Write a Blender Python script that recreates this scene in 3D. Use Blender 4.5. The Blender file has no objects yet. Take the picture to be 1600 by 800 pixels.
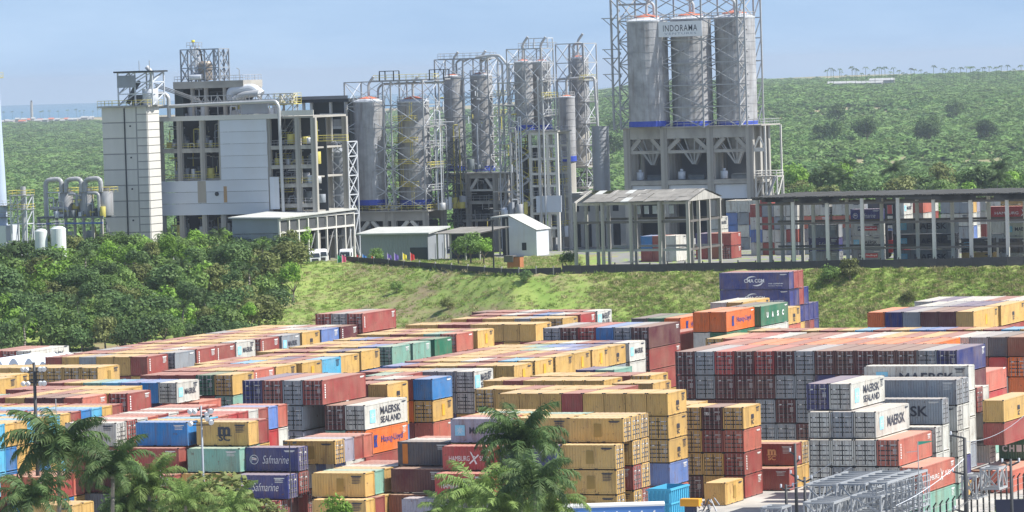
import bpy, bmesh, math, random
import numpy as np
from mathutils import Vector, Matrix
R = math.radians
rnd = random.Random(7)
scene = bpy.context.scene
C = scene.collection
# ---------------------------------------------------------------- camera, sky, sun, exposure
FOC, ROLL, PITCH, CAMZ = 7000.0, 0.03, math.atan(287/7000), 48.8
cp, sp = math.cos(PITCH), math.sin(PITCH)
fw = Vector((0, cp, -sp)); hh = Vector((1, 0, 0)); ww = Vector((0, sp, cp))
cr = hh*math.cos(ROLL) - ww*math.sin(ROLL); cu = hh*math.sin(ROLL) + ww*math.cos(ROLL)
cam_d = bpy.data.cameras.new('camera'); cam = bpy.data.objects.new('camera', cam_d); C.objects.link(cam)
M = Matrix((cr, cu, -fw)).transposed().to_4x4(); M.translation = (0, 0, CAMZ); cam.matrix_world = M
cam_d.sensor_width = 36; cam_d.lens = FOC/1600*36; cam_d.clip_start = 5; cam_d.clip_end = 60000
scene.camera = cam
SUN_AZ, SUN_EL = R(103), R(52)          # azimuth clockwise from +Y (view direction)
sun_d = bpy.data.lights.new('sun', 'SUN'); sun = bpy.data.objects.new('sun', sun_d); C.objects.link(sun)
sun_d.energy = 5.0; sun_d.angle = R(0.5); sun_d.color = (1, .955, .88)
sdir = Vector((math.sin(SUN_AZ)*math.cos(SUN_EL), math.cos(SUN_AZ)*math.cos(SUN_EL), math.sin(SUN_EL)))
sun.rotation_euler = (-sdir).to_track_quat('-Z', 'Y').to_euler()
w = bpy.data.worlds.new('World'); scene.world = w; w.use_nodes = True
wn = w.node_tree; bg = wn.nodes['Background']; sky = wn.nodes.new('ShaderNodeTexSky')
sky.sky_type = 'NISHITA'; sky.sun_disc = False; sky.sun_elevation = SUN_EL; sky.sun_rotation = SUN_AZ
sky.air_density = 1.0; sky.dust_density = .6; sky.ozone_density = 1.0
tcw = wn.nodes.new('ShaderNodeTexCoord'); mpw = wn.nodes.new('ShaderNodeMapping'); mpw.inputs['Location'].default_value = (0, 0, .22)
wn.links.new(tcw.outputs['Generated'], mpw.inputs[0]); wn.links.new(mpw.outputs[0], sky.inputs[0])
hsv = wn.nodes.new('ShaderNodeHueSaturation'); hsv.inputs['Saturation'].default_value = .95; wn.links.new(sky.outputs[0], hsv.inputs['Color'])
mpc = wn.nodes.new('ShaderNodeMapping'); mpc.inputs['Scale'].default_value = (3, 3, 14); wn.links.new(tcw.outputs['Generated'], mpc.inputs[0]); ncl = wn.nodes.new('ShaderNodeTexNoise'); ncl.inputs['Scale'].default_value = 2.2; ncl.inputs['Detail'].default_value = 7; ncl.inputs['Roughness'].default_value = .6; wn.links.new(mpc.outputs[0], ncl.inputs['Vector'])
rcl = wn.nodes.new('ShaderNodeValToRGB'); rcl.color_ramp.elements[0].position = .45; rcl.color_ramp.elements[0].color = (0, 0, 0, 1); rcl.color_ramp.elements[1].position = .75; rcl.color_ramp.elements[1].color = (.22, .22, .22, 1); wn.links.new(ncl.outputs['Fac'], rcl.inputs[0])
mxc = wn.nodes.new('ShaderNodeMix'); mxc.data_type = 'RGBA'; wn.links.new(rcl.outputs[0], mxc.inputs[0]); wn.links.new(hsv.outputs[0], mxc.inputs[6]); mxc.inputs[7].default_value = (6.0, 7.2, 8.2, 1); wn.links.new(mxc.outputs[2], bg.inputs[0]); bg.inputs[1].default_value = 0.112
vs = scene.view_settings; vs.view_transform = 'Standard'; vs.look = 'None'; vs.exposure = 0.68; vs.gamma = 1
# ---------------------------------------------------------------- helpers
def pt(X, Y, d):
    """world point seen at photo pixel X, Y at distance d along the view"""
    cx, cy = X-800, 400-Y
    xh = cx*math.cos(ROLL)+cy*math.sin(ROLL); yv = -cx*math.sin(ROLL)+cy*math.cos(ROLL)
    dy = FOC*cp+yv*sp; k = d/dy
    return Vector((xh*k, d, CAMZ+(-FOC*sp+yv*cp)*k))
def ptz(X, Y, z):
    a = pt(X, Y, 1000.0); k = (z-CAMZ)/(a.z-CAMZ)
    return Vector((a.x*k, a.y*k, z))
def proj(p):
    q = Vector(p)-Vector((0, 0, CAMZ)); dz = q.dot(fw)
    return 800+FOC*q.dot(cr)/dz, 400-FOC*q.dot(cu)/dz
TH = R(22); U = Vector((math.sin(TH), math.cos(TH), 0)); V = Vector((math.cos(TH), -math.sin(TH), 0))
def tag(o, label=None, cat=None, group=None, kind=None):
    if label: o['label'] = label
    if cat: o['category'] = cat
    if group: o['group'] = group
    if kind: o['kind'] = kind
    return o
def empty(name, loc, rz=0, **k):
    o = bpy.data.objects.new(name, None); C.objects.link(o); o.location = loc; o.rotation_euler = (0, 0, rz)
    o.empty_display_size = .3
    return tag(o, **k)
def mesh_obj(name, me, parent=None, mat=None, **k):
    o = bpy.data.objects.new(name, me); C.objects.link(o)
    if parent is not None: o.parent = parent
    if mat is not None:
        if not me.materials: me.materials.append(mat)
        elif me.materials[0] != mat:
            o.material_slots[0].link = 'OBJECT'; o.material_slots[0].material = mat
    return tag(o, **k)
class MB:
    def __init__(s): s.v = []; s.f = []; s.m = []
    def quad(s, a, b, c, d, m=0):
        n = len(s.v); s.v += [tuple(a), tuple(b), tuple(c), tuple(d)]; s.f.append((n, n+1, n+2, n+3)); s.m.append(m)
    def tri(s, a, b, c, m=0):
        n = len(s.v); s.v += [tuple(a), tuple(b), tuple(c)]; s.f.append((n, n+1, n+2)); s.m.append(m)
    def box(s, x0, x1, y0, y1, z0, z1, m=0):
        n = len(s.v)
        s.v += [(x0, y0, z0), (x1, y0, z0), (x1, y1, z0), (x0, y1, z0), (x0, y0, z1), (x1, y0, z1), (x1, y1, z1), (x0, y1, z1)]
        for f in ((0, 3, 2, 1), (4, 5, 6, 7), (0, 1, 5, 4), (1, 2, 6, 5), (2, 3, 7, 6), (3, 0, 4, 7)):
            s.f.append(tuple(n+i for i in f)); s.m.append(m)
    def bar(s, p, q, r, m=0, n=4, r2=None):
        p, q = Vector(p), Vector(q); r2 = r if r2 is None else r2; d = (q-p)
        if d.length < 1e-6: return
        d.normalize(); a = d.orthogonal().normalized(); b = d.cross(a); k = len(s.v); off = math.pi/4 if n == 4 else 0
        for P, rr in ((p, r), (q, r2)):
            for i in range(n):
                t = off+2*math.pi*i/n; s.v.append(tuple(P+(a*math.cos(t)+b*math.sin(t))*rr))
        for i in range(n):
            j = (i+1) % n; s.f.append((k+i, k+j, k+n+j, k+n+i)); s.m.append(m)
        s.f.append(tuple(k+i for i in reversed(range(n)))); s.m.append(m)
        s.f.append(tuple(k+n+i for i in range(n))); s.m.append(m)
    def mesh(s, name, mats=(), smooth=False):
        me = bpy.data.meshes.new(name); me.from_pydata(s.v, [], s.f); 
        for x in mats: me.materials.append(x)
        if any(s.m): me.polygons.foreach_set('material_index', s.m)
        if smooth: me.polygons.foreach_set('use_smooth', [True]*len(s.f))
        me.update(); return me
    def build(s, name, mats, parent=None, smooth=False, **k):
        if not isinstance(mats, (list, tuple)): mats = [mats]
        return mesh_obj(name, s.mesh(name, mats, smooth), parent, None, **k)
# ---------------------------------------------------------------- materials
def newmat(name, rough=.7, metal=0.0):
    m = bpy.data.materials.new(name); m.use_nodes = True; nt = m.node_tree
    b = nt.nodes['Principled BSDF']; b.inputs['Roughness'].default_value = rough; b.inputs['Metallic'].default_value = metal
    return m, nt, b
def N(nt, t, **k):
    n = nt.nodes.new(t)
    for a, v in k.items(): setattr(n, a, v)
    return n
def noise(nt, scale, detail=4, rough=.6, coord='Object', vec=None, mapscale=None):
    tc = N(nt, 'ShaderNodeTexCoord'); src = tc.outputs[coord]
    if mapscale:
        mp = N(nt, 'ShaderNodeMapping'); mp.inputs['Scale'].default_value = mapscale; nt.links.new(src, mp.inputs[0]); src = mp.outputs[0]
    n = N(nt, 'ShaderNodeTexNoise'); n.inputs['Scale'].default_value = scale; n.inputs['Detail'].default_value = detail; n.inputs['Roughness'].default_value = rough
    nt.links.new(src, n.inputs['Vector']); return n.outputs['Fac']
def ramp(nt, fac, stops):
    r = N(nt, 'ShaderNodeValToRGB'); e = r.color_ramp.elements
    while len(e) < len(stops): e.new(.5)
    for i, (p, c) in enumerate(stops): e[i].position = p; e[i].color = (*c, 1) if len(c) == 3 else c
    nt.links.new(fac, r.inputs[0]); return r.outputs[0]
def mix(nt, fac, a, b, mode='MIX'):
    n = N(nt, 'ShaderNodeMix', data_type='RGBA', blend_type=mode)
    for i, v in ((0, fac), (6, a), (7, b)):
        if isinstance(v, (int, float)): n.inputs[i].default_value = v
        elif isinstance(v, tuple): n.inputs[i].default_value = (*v, 1)
        else: nt.links.new(v, n.inputs[i])
    return n.outputs[2]
def simple(name, col, rough=.7, metal=0., var=.18, scale=.35, streak=None, dirt=(.16, .12, .09)):
    m, nt, b = newmat(name, rough, metal)
    f = noise(nt, scale, 6)
    c = mix(nt, ramp(nt, f, [(.3, (0, 0, 0)), (.75, (1, 1, 1))]), tuple(x*(1-var) for x in col), tuple(min(1, x*(1+var)) for x in col))
    if streak:
        g = noise(nt, 1.0, 5, mapscale=(1.2, 1.2, .12))
        c = mix(nt, ramp(nt, g, [(.5, (0, 0, 0)), (.75, (streak,)*3)]), c, dirt)
    nt.links.new(c, b.inputs['Base Color']); return m
def paint(name, attr=False, roof=False):
    m, nt, b = newmat(name, .5)
    if attr: col = N(nt, 'ShaderNodeAttribute', attribute_name='col').outputs['Color']; rn = None
    else:
        oi = N(nt, 'ShaderNodeObjectInfo'); col = oi.outputs['Color']; rn = oi.outputs['Random']
    gp = N(nt, 'ShaderNodeNewGeometry')            # world position, so that no two boxes weather alike
    def wno(scale, ms, det=5, ro=.6):
        mp = N(nt, 'ShaderNodeMapping'); mp.inputs['Scale'].default_value = ms; nt.links.new(gp.outputs['Position'], mp.inputs[0]); n = N(nt, 'ShaderNodeTexNoise'); n.inputs['Scale'].default_value = scale; n.inputs['Detail'].default_value = det; n.inputs['Roughness'].default_value = ro; nt.links.new(mp.outputs[0], n.inputs['Vector']); return n.outputs['Fac']
    c = mix(nt, ramp(nt, wno(.35, (1, 1, 1)), [(.35, (0, 0, 0)), (.75, (.28, .28, .28))]), col, (.45, .36, .26))
    c = mix(nt, ramp(nt, wno(.5, (1, 1, 1), 3), [(.35, (.15, .15, .15)), (.6, (0, 0, 0))]), c, (.03, .02, .02))
    c = mix(nt, ramp(nt, wno(1.6, (1, 1, .12), 6, .7), [(.52, (0, 0, 0)), (.70, (.6, .6, .6))]), c, (.15, .08, .045))
    c = mix(nt, ramp(nt, wno(1.9, (1, 1, 1), 7, .75), [(.60, (0, 0, 0)), (.66, (.85, .85, .85))]), c, (.13, .06, .035))
    if roof: c = mix(nt, .36, c, (.68, .54, .40))
    nt.links.new(c, b.inputs['Base Color']); return m
MP = paint('container_paint'); MR = paint('container_roof_paint', roof=True); MPA = paint('container_paint_far', attr=True)
MBARG = simple('bar_zinc', (.34, .32, .31), .5)
MGASKSHADE = simple('gasket_and_shade_black', (.03, .03, .032), .8)
MMARK = simple('stencil_white', (.62, .62, .6), .6, var=.05)
MDARK = simple('letter_dark', (.035, .04, .06), .6, var=.1)
MWHITE = simple('letter_white', (.75, .75, .73), .6, var=.05)
MBLUEL = simple('letter_blue', (.02, .04, .22), .6)
MCYAN = simple('emblem_light_blue', (.25, .58, .75), .6, var=.05)
MSTEEL = simple('galvanised_steel', (.36, .37, .38), .5, .0, .2, .5, streak=.35)
MLIGHTST = simple('pale_painted_steel', (.55, .58, .62), .5, var=.1)
MCONC = simple('weathered_concrete', (.40, .385, .35), .9, var=.2, scale=.25, streak=.75, dirt=(.13, .125, .115))
MCONCL = simple('pale_concrete_panel', (.60, .59, .55), .9, var=.08, scale=.3, streak=.25, dirt=(.35, .33, .3))
MCLAD = simple('white_corrugated_cladding', (.58, .62, .68), .55, var=.08, streak=.2, dirt=(.38, .3, .22))
MGREYC = simple('grey_blue_cladding', (.27, .30, .34), .6, var=.15, streak=.3)
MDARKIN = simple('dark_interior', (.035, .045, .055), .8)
MMACH = simple('grey_machinery', (.12, .14, .15), .6, var=.5, scale=.8)
MDKGREEN = simple('dark_green_cladding', (.035, .055, .06), .5)
MYEL = simple('safety_yellow_steel', (.55, .48, .12), .6, var=.2)
MSILO = simple('silo_aluminium', (.36, .365, .375), .5, .1, .3, .35, streak=.8, dirt=(.2, .18, .165))
MBLUE = simple('blue_skirt', (.03, .07, .42), .5)
MORCONE = simple('silo_roof_orange_red', (.55, .15, .08), .7)
MPIPE = simple('lagged_pipe', (.47, .48, .48), .4, .3, .1)
MROOFD = simple('dark_slatted_roof', (.06, .06, .055), .9, var=.3)
MROOFG = simple('grey_asbestos_roof', (.22, .21, .19), .9, var=.35, scale=.4)
MROOFL = simple('light_sheet_roof', (.45, .46, .44), .8, var=.12)
MWALLD = simple('dark_stained_wall', (.06, .062, .062), .9, var=.45, scale=.6)
MTARP = simple('white_tarpaulin', (.62, .68, .76), .7, var=.05)
MBLACK = simple('black_steel', (.03, .032, .035), .6)
MWOOD = simple('weathered_timber', (.13, .12, .11), .9)
MRED = simple('red_paint', (.5, .03, .03), .5); MGRN = simple('green_cloth', (.03, .3, .12), .7); MBLU = simple('blue_cloth', (.05, .2, .55), .7)
MYLW = simple('yellow_cloth', (.7, .6, .05), .7); MPINK = simple('pink_cloth', (.6, .1, .2), .7); MPUR = simple('purple_cloth', (.15, .1, .4), .7)
MGLASS = simple('dark_glass', (.03, .04, .05), .15)
MTYRE = simple('rubber', (.02, .02, .02), .9)
def leafmat(name, c0, c1, sc=.5, wp=False):
    m, nt, b = newmat(name, .6)
    if wp:
        gp = N(nt, 'ShaderNodeNewGeometry'); nn = N(nt, 'ShaderNodeTexNoise'); nn.inputs['Scale'].default_value = sc; nn.inputs['Detail'].default_value = 5; nt.links.new(gp.outputs['Position'], nn.inputs['Vector']); f = nn.outputs['Fac']
    else: f = noise(nt, sc, 3)
    oi = N(nt, 'ShaderNodeObjectInfo')
    g = N(nt, 'ShaderNodeNewGeometry')
    c = mix(nt, ramp(nt, f, [(.3, (0, 0, 0)), (.7, (1, 1, 1))]), c0, c1)
    h = N(nt, 'ShaderNodeHueSaturation'); nt.links.new(c, h.inputs['Color'])
    ma = N(nt, 'ShaderNodeMapRange'); ma.inputs[3].default_value = .75; ma.inputs[4].default_value = 1.3; nt.links.new(oi.outputs['Random'], ma.inputs[0]); nt.links.new(ma.outputs[0], h.inputs['Value'])
    nt.links.new(h.outputs[0], b.inputs['Base Color'])
    b.inputs['Specular IOR Level'].default_value = .25
    tr = N(nt, 'ShaderNodeBsdfTranslucent'); nt.links.new(h.outputs[0], tr.inputs[0]); ms = N(nt, 'ShaderNodeMixShader'); ms.inputs[0].default_value = .3
    nt.links.new(b.outputs[0], ms.inputs[1]); nt.links.new(tr.outputs[0], ms.inputs[2]); nt.links.new(ms.outputs[0], nt.nodes['Material Output'].inputs[0])
    return m
ML1 = leafmat('leaf_dark', (.06, .12, .04), (.13, .20, .065)); ML2 = leafmat('leaf_mid', (.10, .18, .045), (.18, .27, .07)); ML3 = leafmat('leaf_bright', (.14, .26, .035), (.22, .37, .06))
ML4 = leafmat('leaf_olive', (.12, .15, .045), (.20, .22, .075)); MPALM = leafmat('palm_frond', (.045, .095, .03), (.13, .19, .065), 1.2); MPALML = leafmat('palm_frond_light', (.12, .20, .05), (.24, .33, .10), 1.2)
MMANG = leafmat('mangrove_leaf', (.09, .19, .05), (.20, .31, .09), .009, True); MMANG2 = leafmat('mangrove_leaf_dark', (.075, .15, .045), (.18, .27, .085), .012, True)
MBARK = simple('bark', (.16, .13, .10), .9)
MBARKP = simple('palm_bark', (.22, .2, .17), .9)
# ---------------------------------------------------------------- ground
def ground_z(x, y):
    """height of the land; x right, y away from the camera"""
    wl = wall_y(x); bl = base_y(x)
    if y <= bl: return 0.0
    if y < wl: t = (y-bl)/(wl-bl); t = t*t*(3-2*t)*.45+t*.55; return 11.4*t
    if y < 1080: return 11.4-1.2*min(1, (y-wl)/9)
    lo = -13.0
    rise = 0
    rx = (x/y+.0)  # angular position, photo width is -.114 .. .114
    sm = lambda a, b, t: max(0, min(1, (t-a)/(b-a)))**2*(3-2*max(0, min(1, (t-a)/(b-a))))
    rise = (sm(1500, 5200, y)*34)*sm(-.01, .04, rx) + sm(1120, 1300, y)*(1-sm(1500, 2300, y))*19*sm(.035, .06, rx)
    rise += 5*math.sin(x*.006+1)*math.sin(y*.003)*sm(1300, 2200, y)*sm(0, .05, rx)
    return 10.2+(lo+rise-10.2)*sm(1080, 1300, y)
def interp(xs, ys, x):
    return float(np.interp(x, xs, ys))
def wall_y(x):
    return interp([-400, -60, -34, -10, 0, 90, 300], [960, 925, 911, 850, 829, 807, 796], x)
def base_y(x):
    return interp([-400, -75, -48, -20, 0, 60, 300], [800, 818, 822, 815, 803, 795, 788], x)
def grid_sheet(name, xs, ys, zf, mat, smooth=True, **k):
    v = [(x, y, zf(x, y)) for y in ys for x in xs]; n = len(xs); f = []
    for j in range(len(ys)-1):
        for i in range(n-1): a = j*n+i; f.append((a, a+1, a+n+1, a+n))
    me = bpy.data.meshes.new(name); me.from_pydata(v, [], f); me.materials.append(mat)
    if smooth: me.polygons.foreach_set('use_smooth', [True]*len(f))
    return mesh_obj(name, me, None, None, **k)
m, nt, b = newmat('yard_concrete', .9)
c = mix(nt, ramp(nt, noise(nt, .12, 8, .65), [(.35, (0, 0, 0)), (.7, (1, 1, 1))]), (.30, .29, .27), (.52, .5, .46)); nt.links.new(c, b.inputs['Base Color']); MYARD = m
m, nt, b = newmat('bank_grass', .9)
c = mix(nt, ramp(nt, noise(nt, .09, 8, .7), [(.38, (0, 0, 0)), (.6, (1, 1, 1))]), (.15, .24, .04), (.26, .33, .08))
c = mix(nt, ramp(nt, noise(nt, .035, 6, .75, mapscale=(1, 1, 2)), [(.49, (0, 0, 0)), (.6, (.9, .9, .9))]), c, (.24, .18, .11))
nt.links.new(c, b.inputs['Base Color']); MGRASS = m
m, nt, b = newmat('lowland_ground', .95)
c = mix(nt, ramp(nt, noise(nt, .006, 8, .7), [(.45, (0, 0, 0)), (.6, (1, 1, 1))]), (.20, .20, .09), (.36, .28, .18)); nt.links.new(c, b.inputs['Base Color']); MLOW = m
m, nt, b = newmat('sea_water', .25); b.inputs['Base Color'].default_value = (.06, .2, .3, 1); MSEA = m
MASPH = simple('works_yard_asphalt', (.2, .2, .19), .95, var=.25, scale=.08)
grid_sheet('yard_pavement', [-420, 420], [330, 860], lambda x, y: 0, MYARD, kind='structure')
def bankz(x, y):
    r = random.Random(int(x*7)*100003+int(y*7)); t = ground_z(x, y)
    return t + (r.uniform(-.22, .22) if 0.3 < t else -.15)
grid_sheet('grass_bank', list(np.arange(-340, 340, 1.5)), list(np.arange(784, 965, 1.5)), bankz, MGRASS, kind='structure')
grid_sheet('works_ground', list(np.arange(-420, 421, 20)), [832+i*4 for i in range(70)],
           lambda x, y: 10.3 if (y > (935 if x < 16 else wall_y(x)+9)) else ground_z(x, y)-1.5, MASPH, False, kind='structure')
ys = list(np.geomspace(1075, 8700, 90)); 
v = []; nx = 90
for y in ys:
    for i in range(nx):
        a = -.2+.4*i/(nx-1); v.append((a*y, y, ground_z(a*y, y)-.3))
f = [(j*nx+i, j*nx+i+1, (j+1)*nx+i+1, (j+1)*nx+i) for j in range(len(ys)-1) for i in range(nx-1)]
me = bpy.data.meshes.new('lowland'); me.from_pydata(v, [], f); me.materials.append(MLOW); me.polygons.foreach_set('use_smooth', [True]*len(f))
mesh_obj('lowland_terrain', me, kind='structure')
grid_sheet('sea_water', [-4500, 4500], [8600, 15300], lambda x, y: -13.2, MSEA, kind='structure')
grid_sheet('base_ground', [-4500, -420, 420, 4500], [250, 1080, 8650], lambda x, y: -14.2 if y > 1079 else -1.2, MLOW, kind='structure')
# ---------------------------------------------------------------- shipping containers
COL = {'y': (.60, .38, .11), 'r': (.30, .05, .045), 'R': (.42, .03, .035), 'w': (.58, .585, .54), 'g': (.27, .31, .35), 'G': (.008, .15, .08),
       't': (.20, .42, .34), 'b': (.005, .19, .50), 'c': (.07, .42, .66), 'n': (.012, .025, .17), 'o': (.78, .16, .015), 'm': (.11, .02, .03),
       'k': (.05, .06, .085), 'p': (.50, .13, .09), 'B': (.24, .07, .035), 'l': (.11, .21, .50), 'v': (.30, .31, .40)}
CNAME = {'y': 'yellow', 'r': 'maroon', 'R': 'red', 'w': 'white', 'g': 'grey', 'G': 'green', 't': 'mint green', 'b': 'blue', 'c': 'light blue', 'n': 'navy blue',
         'o': 'orange', 'm': 'dark maroon', 'k': 'slate', 'p': 'faded red', 'B': 'rust brown', 'l': 'pale blue', 'v': 'lilac grey'}
H20, H40, WID = 2.59, 2.90, 2.44
MESHC = {}
def corr(mb, a0, a1, z0, z1, place, pitch=.3, dep=.045):
    n = max(2, int(round((a1-a0)/pitch))); p = (a1-a0)/n; prof = []
    for i in range(n):
        s = a0+i*p; prof += [(s, 0), (s+.3*p, 0), (s+.5*p, dep), (s+.8*p, dep)]
    prof.append((a1, 0))
    for (a, d), (b_, e) in zip(prof, prof[1:]):
        mb.quad(place(a, d, z0), place(b_, e, z0), place(b_, e, z1), place(a, d, z1))
def cont_meshes(L, h, far=False):
    key = (L, h, far)
    if key in MESHC: return MESHC[key]
    hl = L/2; hw = WID/2; b = MB(); pt_ = .3 if not far else .42
    corr(b, -hl+.12, hl-.12, .14, h-.12, lambda a, d, z: (hw-.02-d, a, z), pt_)
    corr(b, -hl+.12, hl-.12, .14, h-.12, lambda a, d, z: (-hw+.02+d, -a, z), pt_)
    corr(b, -hw+.14, hw-.14, .14, h-.12, lambda a, d, z: (a, -hl+.05+d, z), .26)
    corr(b, -hw+.14, hw-.14, .14, h-.12, lambda a, d, z: (-a, hl-.05-d, z), .26)
    b.quad((-hw, -hl, .12), (-hw, hl, .12), (hw, hl, .12), (hw, -hl, .12))
    body = b.mesh('wall_panels', [MP if not far else MPA])
    r = MB(); n = int(L/.6); p = (L-.2)/n
    for i in range(n):
        y = -hl+.1+i*p
        r.quad((-hw+.05, y, h-.06), (hw-.05, y, h-.06), (hw-.05, y+p*.5, h-.035), (-hw+.05, y+p*.5, h-.035))
        r.quad((-hw+.05, y+p*.5, h-.035), (hw-.05, y+p*.5, h-.035), (hw-.05, y+p, h-.06), (-hw+.05, y+p, h-.06))
    roof = r.mesh('roof', [MR])
    f = MB()
    for sx in (-1, 1):
        for sy in (-1, 1):
            x0, x1 = sorted((sx*hw, sx*(hw-.14))); y0, y1 = sorted((sy*hl, sy*(hl-.12)))
            f.box(x0, x1, y0, y1, .115, h-.115)
            for z0, z1 in ((0, .118), (h-.118, h)):
                x0, x1 = sorted((sx*(hw+.004), sx*(hw-.165))); y0, y1 = sorted((sy*(hl+.004), sy*(hl-.18))); f.box(x0, x1, y0, y1, z0, z1, 1)
        x0, x1 = sorted((sx*hw, sx*(hw-.06))); f.box(x0, x1, -hl+.18, hl-.18, .09, .2); f.box(x0, x1, -hl+.18, hl-.18, h-.16, h-.05)
        for y0 in ((-1.03, .67) if L < 7 else ()):      # fork-lift pockets
            f.box(sx*(hw+.006)-.02, sx*(hw+.006), y0, y0+.36, .035, .15, 1)
    for sy in (-1, 1):
        y0, y1 = sorted((sy*hl, sy*(hl-.1))); f.box(-hw+.165, hw-.165, y0, y1, .09, .2); f.box(-hw+.165, hw-.165, y0, y1, h-.16, h-.05)
    frame = f.mesh('corner_frame', [MP if not far else MPA, MGASKSHADE])
    doors = {}
    for side in (-1, 1):                          # door end at local -y or +y
        for leaf in (0, 1):
            d = MB(); x0 = -1.07 if leaf == 0 else .012; x1 = x0+1.06; y = side*(hl-.035)
            Y = lambda q: tuple(sorted((side*(hl-.06), side*(hl-.06+q))))
            d.box(x0, x1, *Y(.03), .17, h-.14)
            hz = (h-.31)/5
            for i in range(5): d.box(x0+.07, x1-.07, *Y(.05), .17+hz*i+.06, .17+hz*(i+1)-.06)
            d.box(x0, x0+.045, *Y(.045), .17, h-.14, 1); d.box(x1-.045, x1, *Y(.045), .17, h-.14, 1)
            for i in range(1, 5): d.box(x0+.05, x1-.05, *Y(.034), .17+hz*i-.065, .17+hz*i+.065, 1)  # black bands paint in the shade cast between the horizontal door ribs
            if leaf == 1:
                for k in range(4): d.box(.55+.0, .95, *Y(.053), h-.75-.14*k-.3, h-.69-.14*k-.3, 2)
                d.box(.3, .95, *Y(.054), h-.62, h-.53, 2)
            else: d.box(-.85, -.5, *Y(.054), h-.72, h-.58, 2)
            bars = []
            for bx in (x0+.27, x1-.27):
                e = MB(); yy = side*(hl+.03)
                e.bar((bx, yy, .1), (bx, yy, h-.1), .032, 0, 5)
                for z in (.2, .75, h-.75, h-.22): e.box(bx-.07, bx+.07, *sorted((side*(hl-.01), side*(hl+.05))), z-.035, z+.035, 0)
                e.box(bx-.3 if bx > x0+.5 else bx, bx if bx > x0+.5 else bx+.3, *sorted((side*(hl+.0), side*(hl+.035))), 1.0, 1.045, 0)
                bars.append(e.mesh('locking_bar', [MBARG]))
            doors[(side, leaf)] = (d.mesh('door', [MP, MGASKSHADE, MMARK]), bars)
    MESHC[key] = (body, roof, frame, doors); return MESHC[key]
TXT = {}
def text_mesh(s, hgt, off=.012, font_shear=0, space=1.0, width=None):
    key = (s, hgt, off, font_shear, space, width)
    if key in TXT: return TXT[key]
    cu_ = bpy.data.curves.new('t', 'FONT'); cu_.body = s; cu_.size = 1; cu_.offset = off; cu_.align_x = 'CENTER'; cu_.shear = font_shear; cu_.space_character = space
    cu_.resolution_u = 3; o = bpy.data.objects.new('t', cu_); me = bpy.data.meshes.new_from_object(o)
    bpy.data.objects.remove(o); a = np.empty(len(me.vertices)*3); me.vertices.foreach_get('co', a); a = a.reshape(-1, 3)
    mn, mx = a.min(0), a.max(0); a[:, 0] -= (mn[0]+mx[0])/2; a[:, 1] -= (mn[1]+mx[1])/2; k = hgt/(mx[1]-mn[1]); a[:, 1] *= k
    a[:, 0] *= (width/(mx[0]-mn[0])) if width else k
    a[:, 2] = 0; me.vertices.foreach_set('co', a.ravel()); me.materials.clear(); me.name = 'lettering'
    TXT[key] = me; return me
def star_mesh(s):
    b = MB(); b.quad((-s, -s, 0), (s, -s, 0), (s, s, 0), (-s, s, 0), 0)
    for i in range(7):
        a = math.pi/2+i*2*math.pi/7; w_ = .16
        b.quad((0, 0, .01), (math.cos(a-w_)*s*.35, math.sin(a-w_)*s*.35, .01), (math.cos(a)*s*.85, math.sin(a)*s*.85, .01), (math.cos(a+w_)*s*.35, math.sin(a+w_)*s*.35, .01), 1)
    return b
def arc_mesh(r, t, a0, a1, sx=1.6):
    b = MB(); n = 14
    for i in range(n):
        def P(k, rr): a = a0+(a1-a0)*k/n; return (math.cos(a)*rr*sx, math.sin(a)*rr, 0)
        ta, tb = t*math.sin(math.pi*i/n), t*math.sin(math.pi*(i+1)/n)
        b.quad(P(i, r-ta/2), P(i, r+ta/2), P(i+1, r+tb/2), P(i+1, r-tb/2))
    return b
SIDE = Matrix(((0, 0, 1), (1, 0, 0), (0, 1, 0)))          # text x -> local +y, text y -> z, text z -> +x
def decal(parent, me, mats, y, z, rot=0, name='lettering', x=WID/2+.012):
    o = bpy.data.objects.new(name, me); C.objects.link(o); o.parent = parent
    if not me.materials:
        for q in mats: me.materials.append(q)
    elif me.materials[0] != mats[0]: o.material_slots[0].link = 'OBJECT'; o.material_slots[0].material = mats[0]
    o.matrix_local = Matrix.Translation((x, y, z)) @ (SIDE @ Matrix.Rotation(rot, 3, 'Z')).to_4x4()
    return o
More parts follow.
